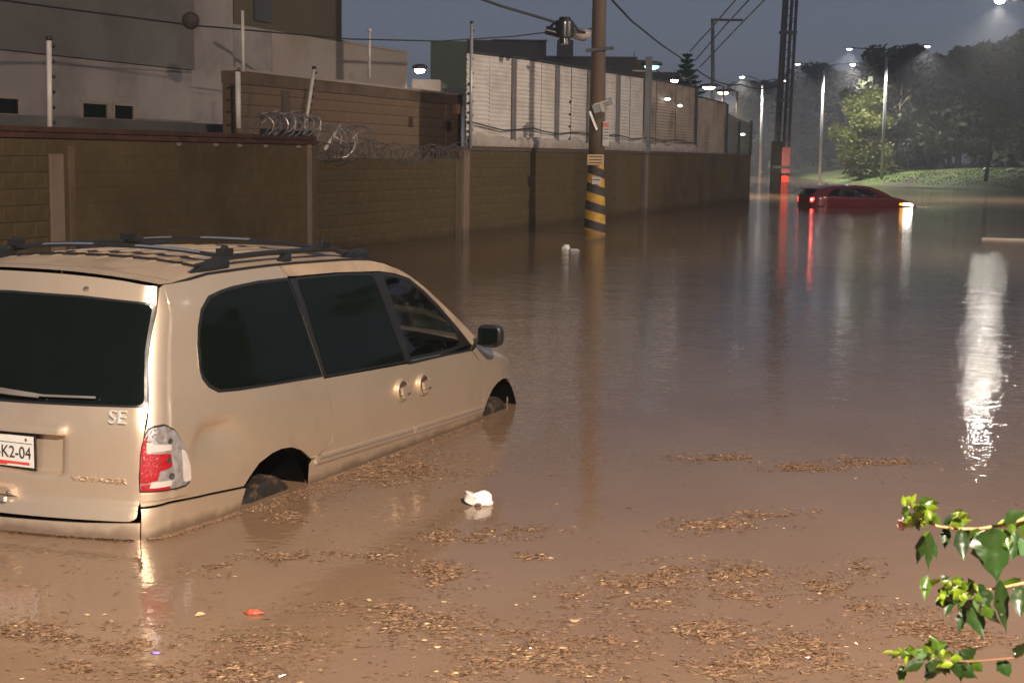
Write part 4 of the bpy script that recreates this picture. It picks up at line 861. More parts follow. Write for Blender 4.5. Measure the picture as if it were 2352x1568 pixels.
# roof
rf=MB(); NU=34;NF=28; 
for i in range(NU+1):
    u=-.33+(1.60+.33)*i/NU
    for j in range(NF+1):
        f=-1+2*j/NF; x,y,z=RFS(u,f*.995)
        if .02<u<1.5 and abs(f)<.74:
            ph=(abs(f)/.74*6.0)%2.0; rg_=math.exp(-((ph-1)/.22)**2)
        rf.v.append((x,y,z))
rf.f=[(i*(NF+1)+j,i*(NF+1)+j+1,(i+1)*(NF+1)+j+1,(i+1)*(NF+1)+j) for i in range(NU) for j in range(NF)]
roof=skin('roof',rf,paint_rough,van)
for k in range(8):
    f=-.70+1.40*k/7; mb=MB(); pts=[]; 
    us=[.0+1.45*i/16 for i in range(17)]; n_=len(us)
    for i,u in enumerate(us):
        e_=.0075*min(1,i/1.5,(n_-1-i)/1.5)
        for df,dz in ((-.030,-.003),(-.016,e_),(.016,e_),(.030,-.003)): 
            x,y,z=RFS(u,f+df); mb.v.append((x,y,z+dz))
    mb.f=[(i*4+j,i*4+j+1,(i+1)*4+j+1,(i+1)*4+j) for i in range(n_-1) for j in range(3)]; skin('roof_rib',mb,paint_rough,roof,60)
mb=MB(); 
for i in range(25):
    f=-.94+1.88*i/24; x,y,z=RFS(-.22,f); mb.v+=[(x-.012,y,z-.001),(x,y,z+.006),(x+.012,y,z-.001)]
mb.f=[(i*3+j,i*3+j+1,i*3+4+j,i*3+3+j) for i in range(24) for j in range(2)]; skin('roof_rear_ridge',mb,paint,roof,80)
for s_ in (-1,1):
    mb=MB(); mb.tube([(u,s_*(HW(GU(u))-TP(min(u,2.6))+.001),GU(u)+.001) for u in [-.24,-.11,.03,.2,.4,.62,.85,1.109,1.35,1.547,1.7]],[.003]+[.008]*9+[.003],6); skin('drip_gutter',mb,black_trim,van)
ws=MB(); NU=14
for i in range(NU+1):
    u=1.64+(2.83-1.64)*i/NU
    for j in range(17): f=(-1+j/8)*.985; ws.v.append(RFS(u,f))
ws.f=[(i*17+j,i*17+j+1,(i+1)*17+j+1,(i+1)*17+j) for i in range(NU) for j in range(16)]; skin('windshield',ws,tint_glass,van)
mb=MB()
for u in (1.595,1.645): 
    for j in range(17): f=(-1+j/8)*.99; x,y,z=RFS(u,f); mb.v.append((x,y,z+.002))
mb.f=[(j,j+1,18+j,17+j) for j in range(16)]; skin('windshield_header',mb,paint,van)
mb=MB()
for f_,o_ in ((0,0),(1,.0)): pass
for u,dz in ((2.80,.0),(2.90,-.004)):
    for j in range(17): f=(-1+j/8)*.97; x,y,z=RFS(u,f); mb.v.append((x,y,z+dz))
mb.f=[(j,j+1,18+j,17+j) for j in range(16)]; skin('cowl',mb,black_trim,van)
# tailgate
tgp=[(y,.070+.012*abs(y/.84)) for y in [-.80+.1*i for i in range(17)]]
tgo=roundpoly([(-.850,.088),(.850,.088)]+[(YS(.16)-.004,.16)]+[(YS(w_)-.004,w_) for w_ in (.3,.5,.6,.75,.87,1.0,1.1)]+[(.748,1.158)]+[(y,1.160+.048*(1-(abs(y)/.76)**2.4)) for y in (.6,.45,.3,.15,0,-.15,-.3,-.45,-.6)]+[(-.748,1.158)]+[(-(YS(w_)-.004),w_) for w_ in (1.1,1.0,.87,.75,.6,.5,.3)]+[(-YS(.16)+.004,.16)],[.05,.05]+[0]*28,4)
tg=skin('tailgate',panel(tgo,TG,.022,.0125,0,.012,side=-1),paint,van,30)
rgl=roundpoly([(-.846,.612),(0,.604),(.846,.612),(.793,.858),(.762,1.083),(.4,1.108),(0,1.115),(-.4,1.108),(-.762,1.083),(-.793,.858)],[.03,0,.03,0,.03,0,0,0,.03,0],4)
g_=skin('rear_window',panel(rgl,RR,.04,.05,.0015,.006,side=-1),black_trim,tg); 
rgi=[(a*.985,.857+(b-.857)*.955) for a,b in rgl]; pn=skin('rear_pane',panel(rgi,RR,.04,.05,.0045,.003,side=-1),privacy,tg)
def pr_(y,w,o=0): x,a,b=TG(y,w); return Vector((x-o,a,b))
wpm=mat('wiper_grey',(.20,.19,.18),.5,.3,var=.3); mb=MB(); mb.tube([pr_(-.34,.650,.045),pr_(-.20,.655,.05),pr_(-.02,.662,.05),pr_(.12,.655,.035)],.009,6); mb.tube([pr_(-.62,.655,.03),pr_(-.36,.652,.035),pr_(-.08,.672,.04)],.006,6); skin('wiper',mb,wpm,tg)
mb=MB(); mb.ball(pr_(-.42,1.142,.008),(.014,.018,.010),8,5); skin('washer_nozzle',mb,chrome,tg)
# plate
px0=pr_(-.155,.378,.012); pX=Vector((0,-1,0)); mb=MB(); mb.box(pr_(-.155,.378,.010),(.010,.330,.172)); pl=skin('number_plate',mb,black_trim,van)
xf=px0.x-.004
mb=MB(); mb.box((xf,-.155,.378),(.006,.308,.150)); skin('plate_face',mb,mat('plate_white',(.62,.60,.58),.35,var=.05),pl)
mb=MB(); mb.box((xf-.004,-.175,.321),(.003,.22,.012)); mb.box((xf-.004,-.09,.312),(.003,.12,.008)); skin('plate_red_band',mb,mat('plate_red',(.55,.05,.04),.5,var=.05),pl)
mb=MB(); mb.box((xf-.004,-.155,.418),(.003,.300,.003)); skin('plate_rule',mb,mat('plate_green',(.08,.16,.12),.5,var=.05),pl)
plate_ink=mat('plate_ink',(.03,.035,.04),.5,var=.05)
to=text_obj('plate_text','S-K2-04',.078,plate_ink,pl,(xf-.006,-.178,.370),(0,-1,0),(0,0,1),.001,(.95,1.05,1))
mb=MB(); 
for yy,zz_ in ((-.27,.437),(-.04,.437)): mb.lathe((xf-.004,yy,zz_),[(.009,-.003),(.007,.004)],10,(Vector((0,1,0)),Vector((0,0,1)),Vector((-1,0,0))))
skin('plate_bolt',mb,chrome,pl)
bl_=MB(); bl_.box(pr_(-.12,.440,.004),(.02,.30,.012)); 
# handle & badge & script
mb=MB(); pp=[pr_(.2,.212,.018),pr_(-.195,.212,.018)]; mb.add([pr_(.23,.225,.0),pr_(-.20,.222,.0),pr_(-.228,.205,.0),pr_(-.236,.165,.0),pr_(.23,.165,.0)]+[pr_(.225,.215,.034),pr_(-.196,.213,.034),pr_(-.215,.202,.034),pr_(-.224,.178,.030),pr_(.225,.178,.030)],[(0,1,6,5),(1,2,7,6),(2,3,8,7),(3,4,9,8),(4,0,5,9),(5,6,7,8,9)]); skin('tailgate_handle',mb,paint,tg,30)
mb=MB(); mb.box(pr_(-.02,.157,.022),(.02,.35,.020)); skin('handle_grip',mb,silver,tg)
badge_m=mat('badge_chrome',(.85,.83,.80),.25,.6,var=.02)
ang=math.atan2(UR(.6)-UR(.5),.1); n_up=Vector((UR(.60)-UR(.52),0,.08)).normalized()
text_obj('badge','SE',.092,badge_m,tg,pr_(-.732,.566,.012),(CR*2*(-.732)/.81*-1,-1,0),n_up,.006)
scr=text_obj('model_script','VOYAGER',.042,paint,tg,pr_(-.655,.272,.006),(.24,-1,-.02),(0,0,1),.003,(1.45,.75,1))
mb=MB(); mb.ball(pr_(-.205,.188,.036),(.006,.012,.010),8,5); skin('key_lock',mb,chrome,tg)
# rear bumper
def BP(y,w): return (Rx(y,w)-.010+.0*w,y,w)
cbm=[(-.852,-.45),(.852,-.45),(.853,.080)]+[(y,.062+.012*abs(y/.84)) for y in (.6,.3,0,-.3,-.6)]+[(-.853,.080)]
rbm=skin('rear_bumper',panel(cbm,RR,.06,.03,.010,.014,side=-1),paint,van,30)
sbm=[(-1.004,-.45),(-1.004,.142),(-.683,.150),(-.45,.142),(-.222,.133),(.060,.113),(.035,.055),(.015,0),(-.012,-.12),(-.03,-.45)]
for mm_ in (lambda m:m,mirror): skin('bumper_corner',mm_(panel(sbm,SK,.04,.03,.012,.014)),paint,rbm,30)
# side moulding
for mm_ in (lambda m:m,mirror):
    for a,b_ in (((.745,.130),(1.912,.101)),((1.925,.1005),(2.968,.080))):
        mo=skin('side_molding',mm_(panel([(a[0],a[1]-.022),(a[0],a[1]+.022),(b_[0],b_[1]+.020),(b_[0],b_[1]-.020)],SK,.06,.01,.012,.014)),paint,van,30)
        skin('bright_insert',mm_(panel([(a[0]+.02,a[1]+.0),(a[0]+.02,a[1]+.010),(b_[0]-.02,b_[1]+.010),(b_[0]-.02,b_[1]+.0)],SK,.06,.02,.0145,.003)),silver,mo)
    skin('arch_flange',mm_(panel([(.700,-.42),(.700,.112),(.725,.135),(.741,.125),(.741,-.42)],SK,.05,.03,.002,.012)),paint,van)
# door handles: round cups with a paddle
for i,(q,w_) in enumerate(((1.747,.379),(2.031,.375))):
    for sg_,mm_ in ((1,lambda m:m),(-1,mirror)):
        P0=Vector(SK(q,w_)); X=Vector((1,0,0)); nv=Vector((0,-1,.06)).normalized(); Z=Vector((0,.06,1)).normalized()
        mb=MB(); mb.lathe(P0,[(.072,.0),(.070,.010),(.062,.018),(.056,.014)],24,(X,Z,nv)); h_=skin('door_handle',mm_(mb),paint,(sd if i==0 else fd)[0 if sg_==1 else 1],30)
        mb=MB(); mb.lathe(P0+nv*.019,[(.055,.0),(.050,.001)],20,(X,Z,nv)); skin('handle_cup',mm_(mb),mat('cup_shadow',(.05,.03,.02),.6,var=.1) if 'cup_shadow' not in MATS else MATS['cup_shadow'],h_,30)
        mb=MB(); mb.box(P0+nv*.030+X*.014+Z*.002,(.120,.046,.020),0,((X+Z*.12).normalized(),(Z-X*.12).normalized(),nv)); skin('handle_paddle',mm_(mb),paint,h_,30)
        mb=MB(); mb.ball(P0+nv*.020-Z*.040+X*.006,(.040,.012,.018),10,6); skin('lock_cap',mm_(mb),paint,h_)
# tail lamps
lo=roundpoly([(-1.0,.500),(-.985,.517),(-.926,.527),(-.819,.530),(-.74,.517),(-.67,.499),(-.60,.465),(-.533,.417),(-.49,.375),(-.456,.323),(-.441,.255),(-.448,.230),(-.508,.216),(-.643,.214),(-1.0,.222)],[.01]+[0]*13+[.01],3)
def shrink(p,k): 
    cx=sum(a for a,_ in p)/len(p); cy=sum(b for _,b in p)/len(p); return [(cx+(a-cx)*k,cy+(b-cy)*(1-(1-k)*1.3)) for a,b in p]
lredpoly=[(-.99,.262),(-.99,.475),(-.965,.495),(-.955,.44),(-.94,.402),(-.72,.390),(-.704,.35),(-.704,.328),(-.827,.316),(-.842,.288),(-.85,.274),(-.93,.266)]
lredlow=[(-.985,.228),(-.985,.258),(-.88,.262),(-.80,.246),(-.74,.240),(-.72,.224)]
for mm_ in (lambda m:m,mirror):
    tl=skin('tail_lamp',mm_(panel(lo,SK,.05,.04,.008,.016)),black_trim,van,40)
    skin('reflector_bowl',mm_(panel(shrink(lo,.955),SK,.04,.03,.013,.005)),grey_lens,tl,30)
    skin('red_section',mm_(panel(lredpoly,SK,.04,.03,.0175,.004)),red_lens,tl,30)
    skin('red_section',mm_(panel(lredlow,SK,.04,.03,.0175,.004)),red_lens,tl,30)
    skin('white_section',mm_(panel(roundpoly([(-.96,.408),(-.95,.445),(-.70,.432),(-.70,.405)],.01,3),SK,.04,.03,.017,.004)),white_lens,tl,30)
    skin('white_section',mm_(panel(roundpoly([(-.92,.240),(-.90,.270),(-.71,.266),(-.71,.240)],.01,3),SK,.04,.03,.021,.004)),white_lens,tl,30)
    skin('white_section',mm_(panel(roundpoly([(-.55,.24),(-.57,.40),(-.52,.385),(-.46,.31),(-.45,.24)],.02,3),SK,.04,.03,.017,.004)),white_lens,tl,30)
    for (q_,w_,r_) in ((-.84,.478,.030),(-.732,.450,.014),(-.744,.362,.014),(-.70,.284,.016)):
        a,b_,c_=SK(q_,w_); e1=Vector(SK(q_+.02,w_))-Vector(SK(q_-.02,w_)); nn=e1.cross(Vector((0,0,1))).normalized(); 
        if nn.dot(Vector((a,b_,0)))<0: nn=-nn
        mb=MB(); mb.lathe(Vector((a,b_,c_))+nn*.012,[(r_,.006),(r_*.9,.010),(r_*.5,.008)],16,(e1.normalized(),Vector((0,0,1)),nn)); skin('bulb_socket',mm_(mb),steel_dk if r_<.03 else grey_lens,tl,30)
    skin('lamp_trim',mm_(panel([(-.985,.178),(-.985,.214),(-.50,.206),(-.47,.172),(-.7,.176)],SK,.04,.02,.008,.008)),paint,van,30)
# mirrors
for sg_ in (1,-1):
    c=Vector((2.86,-sg_*1.06,.60)); t_=MB(); vs=[];n_=14
    for (x,ry,rz_) in ((-.050,.078,.068),(-.042,.086,.077),(.02,.084,.075),(.065,.058,.055),(.085,.025,.025)):
        for k in range(n_):
            a=2*math.pi*k/n_; cc=abs(math.cos(a))**.6*(1 if math.cos(a)>0 else -1); ss=abs(math.sin(a))**.6*(1 if math.sin(a)>0 else -1); vs.append(c+Vector((x,ry*cc,rz_*ss)))
    t_.add(vs,[(i*n_+k,i*n_+(k+1)%n_,(i+1)*n_+(k+1)%n_,(i+1)*n_+k) for i in range(4) for k in range(n_)]+[tuple(range(n_)),tuple(4*n_+k for k in range(n_))]); mo=skin('side_mirror',t_,black_trim,van,40)
    g_=MB(); g_.box(c+Vector((-.058,0,0)),(.004,.135,.11)); skin('mirror_glass',g_,chrome if False else privacy,mo)
    g_=MB(); g_.box(c+Vector((0,sg_*.10,-.045)),(.06,.12,.04)); skin('mirror_arm',g_,black_trim,mo)
# roof rack
for s_ in (-1,1):
    pts=[]; rk=None
    mb=MB(); us=[.02+i*.09 for i in range(18)]
    mb.tube([Vector(RFS(u,s_*.915))+Vector((0,0,.050 if .15<u<1.4 else .030)) for u in us],[.009]+[.016]*16+[.009],8); rk=skin('roof_rack_rail',mb,black_trim,van)
    for u,L in ((-.02,.32),(.80,.10),(1.46,.26)):
        mb=MB(); vs=[]; n_=8
        for t_,hh_,wd in ((0,.004,.014),(.2,.020,.026),(.5,.044,.028),(.8,.056,.024),(1,.050,.018)):
            b0_=Vector(RFS(u+L*t_,s_*.915))
            for dy,dz in ((-wd,-.006),(-wd,hh_*.6),(-wd*.5,hh_),(wd*.5,hh_),(wd,hh_*.6),(wd,-.006)): vs.append(b0_+Vector((0,dy,dz)))
        mb.add(vs,[(i*6+k,i*6+(k+1)%6,(i+1)*6+(k+1)%6,(i+1)*6+k) for i in range(4) for k in range(6)]+[tuple(range(6)),tuple(24+k for k in range(6))]); skin('rail_foot',mb,black_trim,rk,40)
for u in (.30,1.28):
    pts=[Vector(RFS(u,-.90+1.8*i/20)) for i in range(21)]; zt=max(p.z for p in pts)+.042
    P=[Vector((p.x,p.y,zt-.035*(abs(-.9+1.8*i/20)/.9)**2.5)) for i,p in enumerate(pts)]
    mb=MB(); vs=[]
    for p in P: vs+= [p+Vector((-.035,0,-.006)),p+Vector((-.02,0,.010)),p+Vector((.02,0,.010)),p+Vector((.035,0,-.006))]
    mb.add(vs,[(i*4+j,i*4+(j+1)%4,(i+1)*4+(j+1)%4,(i+1)*4+j) for i in range(20) for j in range(4)]); cb_=skin('roof_rack_crossbar',mb,black_trim,van,40)
    for (a,b_) in ((2,8),(12,17)) if u<1 else ((7,12),(15,18)):  # silver pieces paint the highlight onto stretches of the black bar
        mb=MB(); vs=[]
        for p in P[a:b_+1]: vs+=[p+Vector((-.030,0,.0045)),p+Vector((-.018,0,.0125)),p+Vector((.012,0,.0125))]
        n_=b_-a; mb.add(vs,[(i*3+j,i*3+j+1,i*3+4+j,i*3+3+j) for i in range(n_) for j in range(2)]); skin('bright_strip',mb,silver,cb_,80)
    for s_ in (-1,1):
        p=Vector(RFS(u,s_*.90)); mb=MB(); mb.box((p.x,p.y,p.z+.078),(.08,.055,.035)); mb.ball((p.x,p.y,p.z+.100),(.022,.022,.014),8,5); skin('rack_clamp',mb,black_trim,cb_,40)
mb=MB(); pts=[]
for i in range(41): f=-.86+1.72*i/40; p=Vector(RFS(.12,f)); pts.append(p+Vector((0,0,.008)))
mb.tube(pts,.007,5); 
for k in range(8): p=Vector(RFS(.12,-.70+1.40*k/7)); mb.box(p+Vector((0,0,.010)),(.025,.022,.012))
skin('rack_lashing_strip',mb,black_trim,roof,60)
# wheels
tyre_m=mat('wet_tyre',(.018,.016,.014),.45,var=.4,scale=20,bump=.003,bscale=30,dirt=(.10,.06,.035),dscale=9,dlo=.5,dhi=.65); rim_m=mat('wheel_rim',(.35,.33,.31),.4,.7,var=.1)
for u in (.37,3.30):
    for s_ in (-1,1):
        ax=(Vector((1,0,0)),Vector((0,0,1)),Vector((0,s_,0))); c=Vector((u,s_*.80,-.235)); mb=MB(); mb.lathe(c,[(.20,.10),(.29,.105),(.322,.09),(.330,.05),(.330,-.05),(.322,-.09),(.29,-.105),(.20,-.10)],40,ax)
        wh=skin('wheel',mb,tyre_m,van,50); mb=MB(); mb.lathe(c,[(.20,.095),(.17,.06),(.05,.07),(.03,.09)],20,ax); skin('rim',mb,rim_m,wh,40)
        tr_=MB()
        for k in range(48):
            a=2*math.pi*k/48
            for j in (-.055,-.018,.018,.055): tr_.box(c+Vector((math.cos(a)*.332,j,math.sin(a)*.332)),(.016,.026,.012),0,(Vector((-math.sin(a),0,math.cos(a))),Vector((0,1,0)),Vector((math.cos(a),0,math.sin(a)))))
        o=skin('tread_blocks',tr_,tyre_m,wh); o['kind']='stuff'
        mb=MB(); n_=20
        for k in range(n_+1):
            a=math.pi*k/n_
            for d_ in (.55,.90): mb.v.append((u+math.cos(a)*.40,s_*d_,-.16+math.sin(a)*.42))
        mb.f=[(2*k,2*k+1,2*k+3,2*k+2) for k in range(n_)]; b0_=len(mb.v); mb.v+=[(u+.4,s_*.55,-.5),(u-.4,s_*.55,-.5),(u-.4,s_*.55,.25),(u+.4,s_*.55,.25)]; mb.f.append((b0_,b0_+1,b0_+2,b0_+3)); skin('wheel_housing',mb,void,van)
# cabin
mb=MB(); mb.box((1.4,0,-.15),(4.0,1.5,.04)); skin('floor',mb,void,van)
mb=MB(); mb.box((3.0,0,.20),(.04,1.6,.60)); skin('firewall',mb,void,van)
mb=MB(); mb.add([(2.55,-.78,.45),(2.55,.78,.45),(2.95,.78,.53),(2.95,-.78,.53),(2.60,-.78,.1),(2.60,.78,.1)],[(0,1,2,3),(0,4,5,1)]); skin('dashboard',mb,black_trim,van)
def seat(x,y,w_):
    mb=MB(); mb.box((x,y,.12),(.50,w_,.16)); s_=skin('seat',mb,seat_fab,van); mb=MB(); mb.box((x-.30,y,.46),(.14,w_,.62),0,(Vector((.97,0,.22)),Vector((0,1,0)),Vector((-.22,0,.97)))); skin('backrest',mb,seat_fab,s_)
    for yy in ([y] if w_<.8 else [y-.35,y+.35]): mb=MB(); mb.box((x-.40,yy,.86),(.10,.26,.17)); skin('headrest',mb,seat_fab,s_)
seat(2.15,-.42,.52); seat(2.15,.42,.52); seat(1.2,0,1.3); seat(.4,0,1.2)
mb=MB(); sw=[]; 
for k in range(25): a=2*math.pi*k/24; sw.append(Vector((2.50+.06*math.sin(a),.42+.18*math.cos(a),.50+.17*math.sin(a))))
mb.tube(sw,.014,6); skin('steering_wheel',mb,black_trim,van)
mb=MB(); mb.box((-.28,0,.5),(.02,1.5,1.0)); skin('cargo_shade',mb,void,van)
# ---------------------------------------------------------------- red hatchback in the distance
VSH=(0,0,-.60)
rA=Vector((11.3,58.0,0)); rB=Vector((15.7,58.9,0)); rd=(rB-rA).normalized()
rednum=mat('red_car_paint',(.17,.007,.009),.28,.2,var=.05,coat=.8); rcar=thing('car',Vector((rA.x,rA.y,-.60)),'red hatchback half sunk in the flood with its lights on','car',rz=math.atan2(rd.y,rd.x))
rcar.location=Vector((rA.x,rA.y,-.6))
bel=pch([0,.25,1.0,2.4,3.1,3.6,4.05,4.35,4.45],[.40,.42,.40,.38,.38,.345,.235,.13,.04]); top=pch([.02,.25,.875,1.8,2.5,3.3],[.43,.675,.80,.835,.775,.40])
tpr=pch([0,.25,.6,3.4,3.9,4.25,4.45],[.30,.10,.0,.0,.08,.25,.55])
OFF=.90
def CS(x,h):
    wd=.89-tpr(x)-(.04 if h<0 else 0); b=bel(x)
    if h>b-.04: t=h-(b-.04); wd-=.42*t*(1 if x<3.0 else 1+2*(x-3.0))
    return (x,-wd,h)
def both2(name,poly,mt,off=0,cu=.15,cw=.06,par=None):
    mb=panel(poly,CS,cu,cw,off,.015); a=skin(name,mb,mt,par or rcar,35); b=skin(name,mirror(mb),mt,par or rcar,35); return a,b
body=[(.02,-.5)]+[(4.42,-.5),(4.44,.03),(4.35,.125),(4.2,.185),(4.05,.232),(3.8,.30),(3.6,.343),(3.3,.38),(2.4,.385),(1.0,.405),(.30,.42),(.05,.405)]
both2('body_side',body,rednum)
both2('rear_pillar',[(.05,.408),(.30,.423),(.62,.415),(.75,.60),(.98,.70),(.98,.79),(.60,.765),(.27,.67),(.12,.50)],rednum)
both2('roof_rail',[(.98,.70),(1.8,.735),(2.30,.70),(2.95,.40),(3.34,.385),(2.95,.60),(2.5,.765),(1.8,.825),(.98,.795)],rednum)
both2('door_pillar',[(1.72,.39),(1.82,.39),(1.80,.74),(1.72,.74)],black_trim,-.004)
both2('side_window',[(.62,.417),(1.0,.408),(1.74,.398),(1.74,.733),(1.0,.70),(.76,.60)],dark_glass,-.012)
both2('side_window',[(1.80,.395),(2.93,.392),(2.30,.695),(1.80,.73)],clear_glass,-.012)
def crossm(name,xs_,hf,mt,inset=0,crown=.03,lim=1.0):
    mb=MB()
    for x in xs_:
        h=hf(x); yw=abs(CS(x,h)[1])-inset
        for j in range(11): f=(-1+j/5)*lim; mb.v.append((x,f*yw,h+crown*(1-f*f)))
    n_=len(xs_); mb.f=[(i*11+j,i*11+j+1,(i+1)*11+j+1,(i+1)*11+j) for i in range(n_-1) for j in range(10)]; return skin(name,mb,mt,rcar)
crossm('roof',[.27,.6,.9,1.3,1.8,2.2,2.5],lambda x:top(x)-.006,rednum)
crossm('windshield',[2.5,2.75,3.0,3.33],lambda x:pch([2.5,2.95,3.34],[.765,.60,.385])(x),dark_glass)
crossm('hood',[3.3,3.5,3.7,3.9,4.05,4.2,4.35,4.42],lambda x:bel(x)-.004,rednum,0,.05)
crossm('tailgate_glass',[.03,.10,.18,.27],lambda x:pch([.03,.27],[.41,.667])(x),privacy,0,.01)
mb=MB(); mb.add([CS(.03,.40),(.03,.59,.40),(-.02,.60,-.5),(-.02,-.60,-.5)],[(0,1,2,3)]); skin('rear_panel',mb,rednum,rcar)
mb=MB(); mb.add([(4.46,-.5,.03),(4.46,.5,.03),(4.50,.5,-.5),(4.50,-.5,-.5)],[(0,1,2,3)]); skin('grille',mb,black_trim,rcar)
mb=MB(); mb.box((.20,0,.68),(.28,1.15,.03)); skin('spoiler',mb,rednum,rcar)
mb=MB(); mb.add([(.88,-.02,.83),(.88,.02,.83),(1.02,0,.84),(.90,0,.90)],[(0,1,3),(1,2,3),(2,0,3)]); skin('antenna_fin',mb,black_trim,rcar)
mb=MB(); mb.box((2.75,-.93,.44),(.16,.16,.10)); skin('side_mirror',mb,rednum,rcar); mb=MB(); mb.box((2.75,.93,.44),(.16,.16,.10)); skin('side_mirror',mb,rednum,rcar)
for x,y in ((2.0,-.35),(2.0,.35),(1.15,0)): mb=MB(); mb.box((x,y,.25),(.14,.45 if y else 1.1,.65)); skin('seat',mb,black_trim,rcar)
hl=emis('headlight_glow',(1,.95,.85),14); am=emis('turn_signal_amber',(1,.42,.03),5); tlr=emis('tail_light_red',(1,.03,.02),6); tlc=emis('tail_light_core',(1,.25,.2),16)
for s_ in (-1,1):
    mm_=(lambda m:m) if s_==-1 else mirror
    skin('headlight',mm_(panel([(3.78,.09),(3.80,.17),(4.05,.175),(4.28,.12),(4.36,.04),(3.95,.06)],CS,.1,.05,.012,.01)),hl,rcar)
    skin('turn_signal',mm_(panel([(3.60,.10),(3.64,.165),(3.79,.165),(3.77,.07)],CS,.1,.05,.012,.01)),am,rcar)
    skin('tail_light',mm_(panel([(.02,.18),(.02,.35),(.14,.36),(.16,.30),(.10,.18)],CS,.1,.05,.015,.01)),tlr,rcar)
    skin('tail_light_bulb',mm_(panel([(.05,.24),(.05,.32),(.11,.32),(.09,.24)],CS,.1,.05,.027,.005)),tlc,rcar)
mb=MB(); mb.box((4.43,0,.03),(.02,.6,.05)); skin('chrome_bar',mb,chrome,rcar)
M_=rcar.matrix_basis
def rl(x,y,z): c_,s_=rd.x,rd.y; return Vector((rA.x+x*c_-y*s_,rA.y+x*s_+y*c_,z))
spot('headlight_beam',rl(4.45,-.35,.12),rl(9,-.6,0.0),700,(1,.93,.78),60,.6,.08); spot('headlight_beam',rl(4.45,.45,.12),rl(9,.6,0.0),500,(1,.93,.78),60,.6,.08)
# ---------------------------------------------------------------- litter and floating debris
def crumpled(c,size,seed,squash=.7,n=16,m_=10,amp=.25):
    mb=MB(); mb.ball(c,(size[0],size[1],size[2]),n,m_); r=random.Random(seed); out=[]
    for v in mb.v:
        d=Vector(v)-Vector(c); k=1+amp*mnoise.noise(Vector((d.x/size[0]*1.6+seed,d.y/size[1]*1.6,d.z/size[2]*1.6)))*1.6+r.uniform(-.03,.03); q=Vector(c)+d*k; out.append((q.x,q.y,max(-.03,q.z)))
    mb.v=out; return mb
cupw=mat('white_foam',(.78,.74,.70),.45,var=.06)
p=ground(1103,1158); cup=thing('foam_cup',p,'crushed white foam cup floating on the brown water beside the minivan','cup')
part(cup,'cup_body',crumpled(p+Vector((.0,0,.028)),(.070,.045,.042),3,amp=.22),cupw,True)
mb=MB(); mb.lathe(p+Vector((-.045,-.01,.040)),[(.030,-.030),(.040,.012),(.043,.016),(.038,.018)],16,((Vector((.9,0,-.43))),Vector((0,1,0)),Vector((.43,0,.9)))); part(cup,'cup_rim',mb,cupw,True,40)
mb=MB(); mb.ball(p+Vector((-.01,-.048,.010)),(.018,.006,.010),8,5); part(cup,'dark_tear',mb,mat('cup_stain',(.10,.05,.04),.7,var=.2))
q=ground(1300,572); single('plastic_litter',crumpled(q+Vector((0,0,.03)),(.07,.06,.06),5,amp=.45),cupw,'round white plastic scrap drifting left of the striped pole','litter',smooth=True,loc=q)
q=ground(1318,577); single('plastic_litter',crumpled(q+Vector((0,0,.02)),(.11,.05,.03),6,amp=.45),mat('dull_white_plastic',(.45,.42,.42),.4,var=.1),'flat pale plastic scrap drifting left of the striped pole','litter',smooth=True,loc=q)
q=ground(583,1410); mb=crumpled(q+Vector((0,0,.008)),(.032,.014,.010),8,amp=.5); single('red_scrap',mb,mat('red_wrapper',(.60,.10,.06),.45,var=.25,scale=30),'tiny crumpled red scrap floating below the minivan','litter',smooth=True,loc=q)
q=ground(358,1500); single('foil_scrap',crumpled(q+Vector((0,0,.004)),(.018,.010,.005),9,amp=.4),mat('violet_foil',(.25,.2,.5),.3,var=.1),'tiny violet foil scrap in the bright reflection at the lower left','litter',smooth=True,loc=q)
# leaf litter rafts
deb_cols=[((.185,.108,.062),'leaf_litter_brown'),((.155,.088,.050),'leaf_litter_dark'),((.225,.135,.078),'leaf_litter_tan'),((.46,.34,.18),'leaf_litter_pale')]
dm=[mat(nm,c,.6,var=.35,scale=25,coat=.15) for c,nm in deb_cols]
dmb=[MB() for _ in dm]
for d_ in dmb: d_.keep=True
rr=random.Random(21)
def bit(c,L,W,a,k,lift,tilt):
    X=Vector((math.cos(a),math.sin(a),0)); Y=Vector((-X.y,X.x,0)); up_=Vector((0,0,1)); z=lift
    cu_=rr.uniform(-.2,.35)*W; p=[c-X*L*.5,c-X*L*.12+Y*W*.5,c+X*L*.2+Y*W*.42,c+X*L*.5,c+X*L*.15-Y*W*.45,c-X*L*.2-Y*W*.5]
    hh_=[0,cu_+tilt*W,cu_*.8+tilt*W,rr.uniform(-.05,.12)*L,cu_*.6-tilt*W,cu_-tilt*W]
    dmb[k].add([(q.x,q.y,max(.0015,z+h_)) for q,h_ in zip(p,hh_)],[(0,1,2,3,4,5)])
def kk(): 
    t=rr.random(); return 0 if t<.48 else 1 if t<.72 else 2 if t<.975 else 3
FL=.42
def van_clear(c):
    d=Vector((c.x-O3.x,c.y-O3.y)); x=d.x*.398+d.y*.917; y=-d.x*.917+d.y*.398
    return not(-.80<x<4.2 and abs(y)<.97)
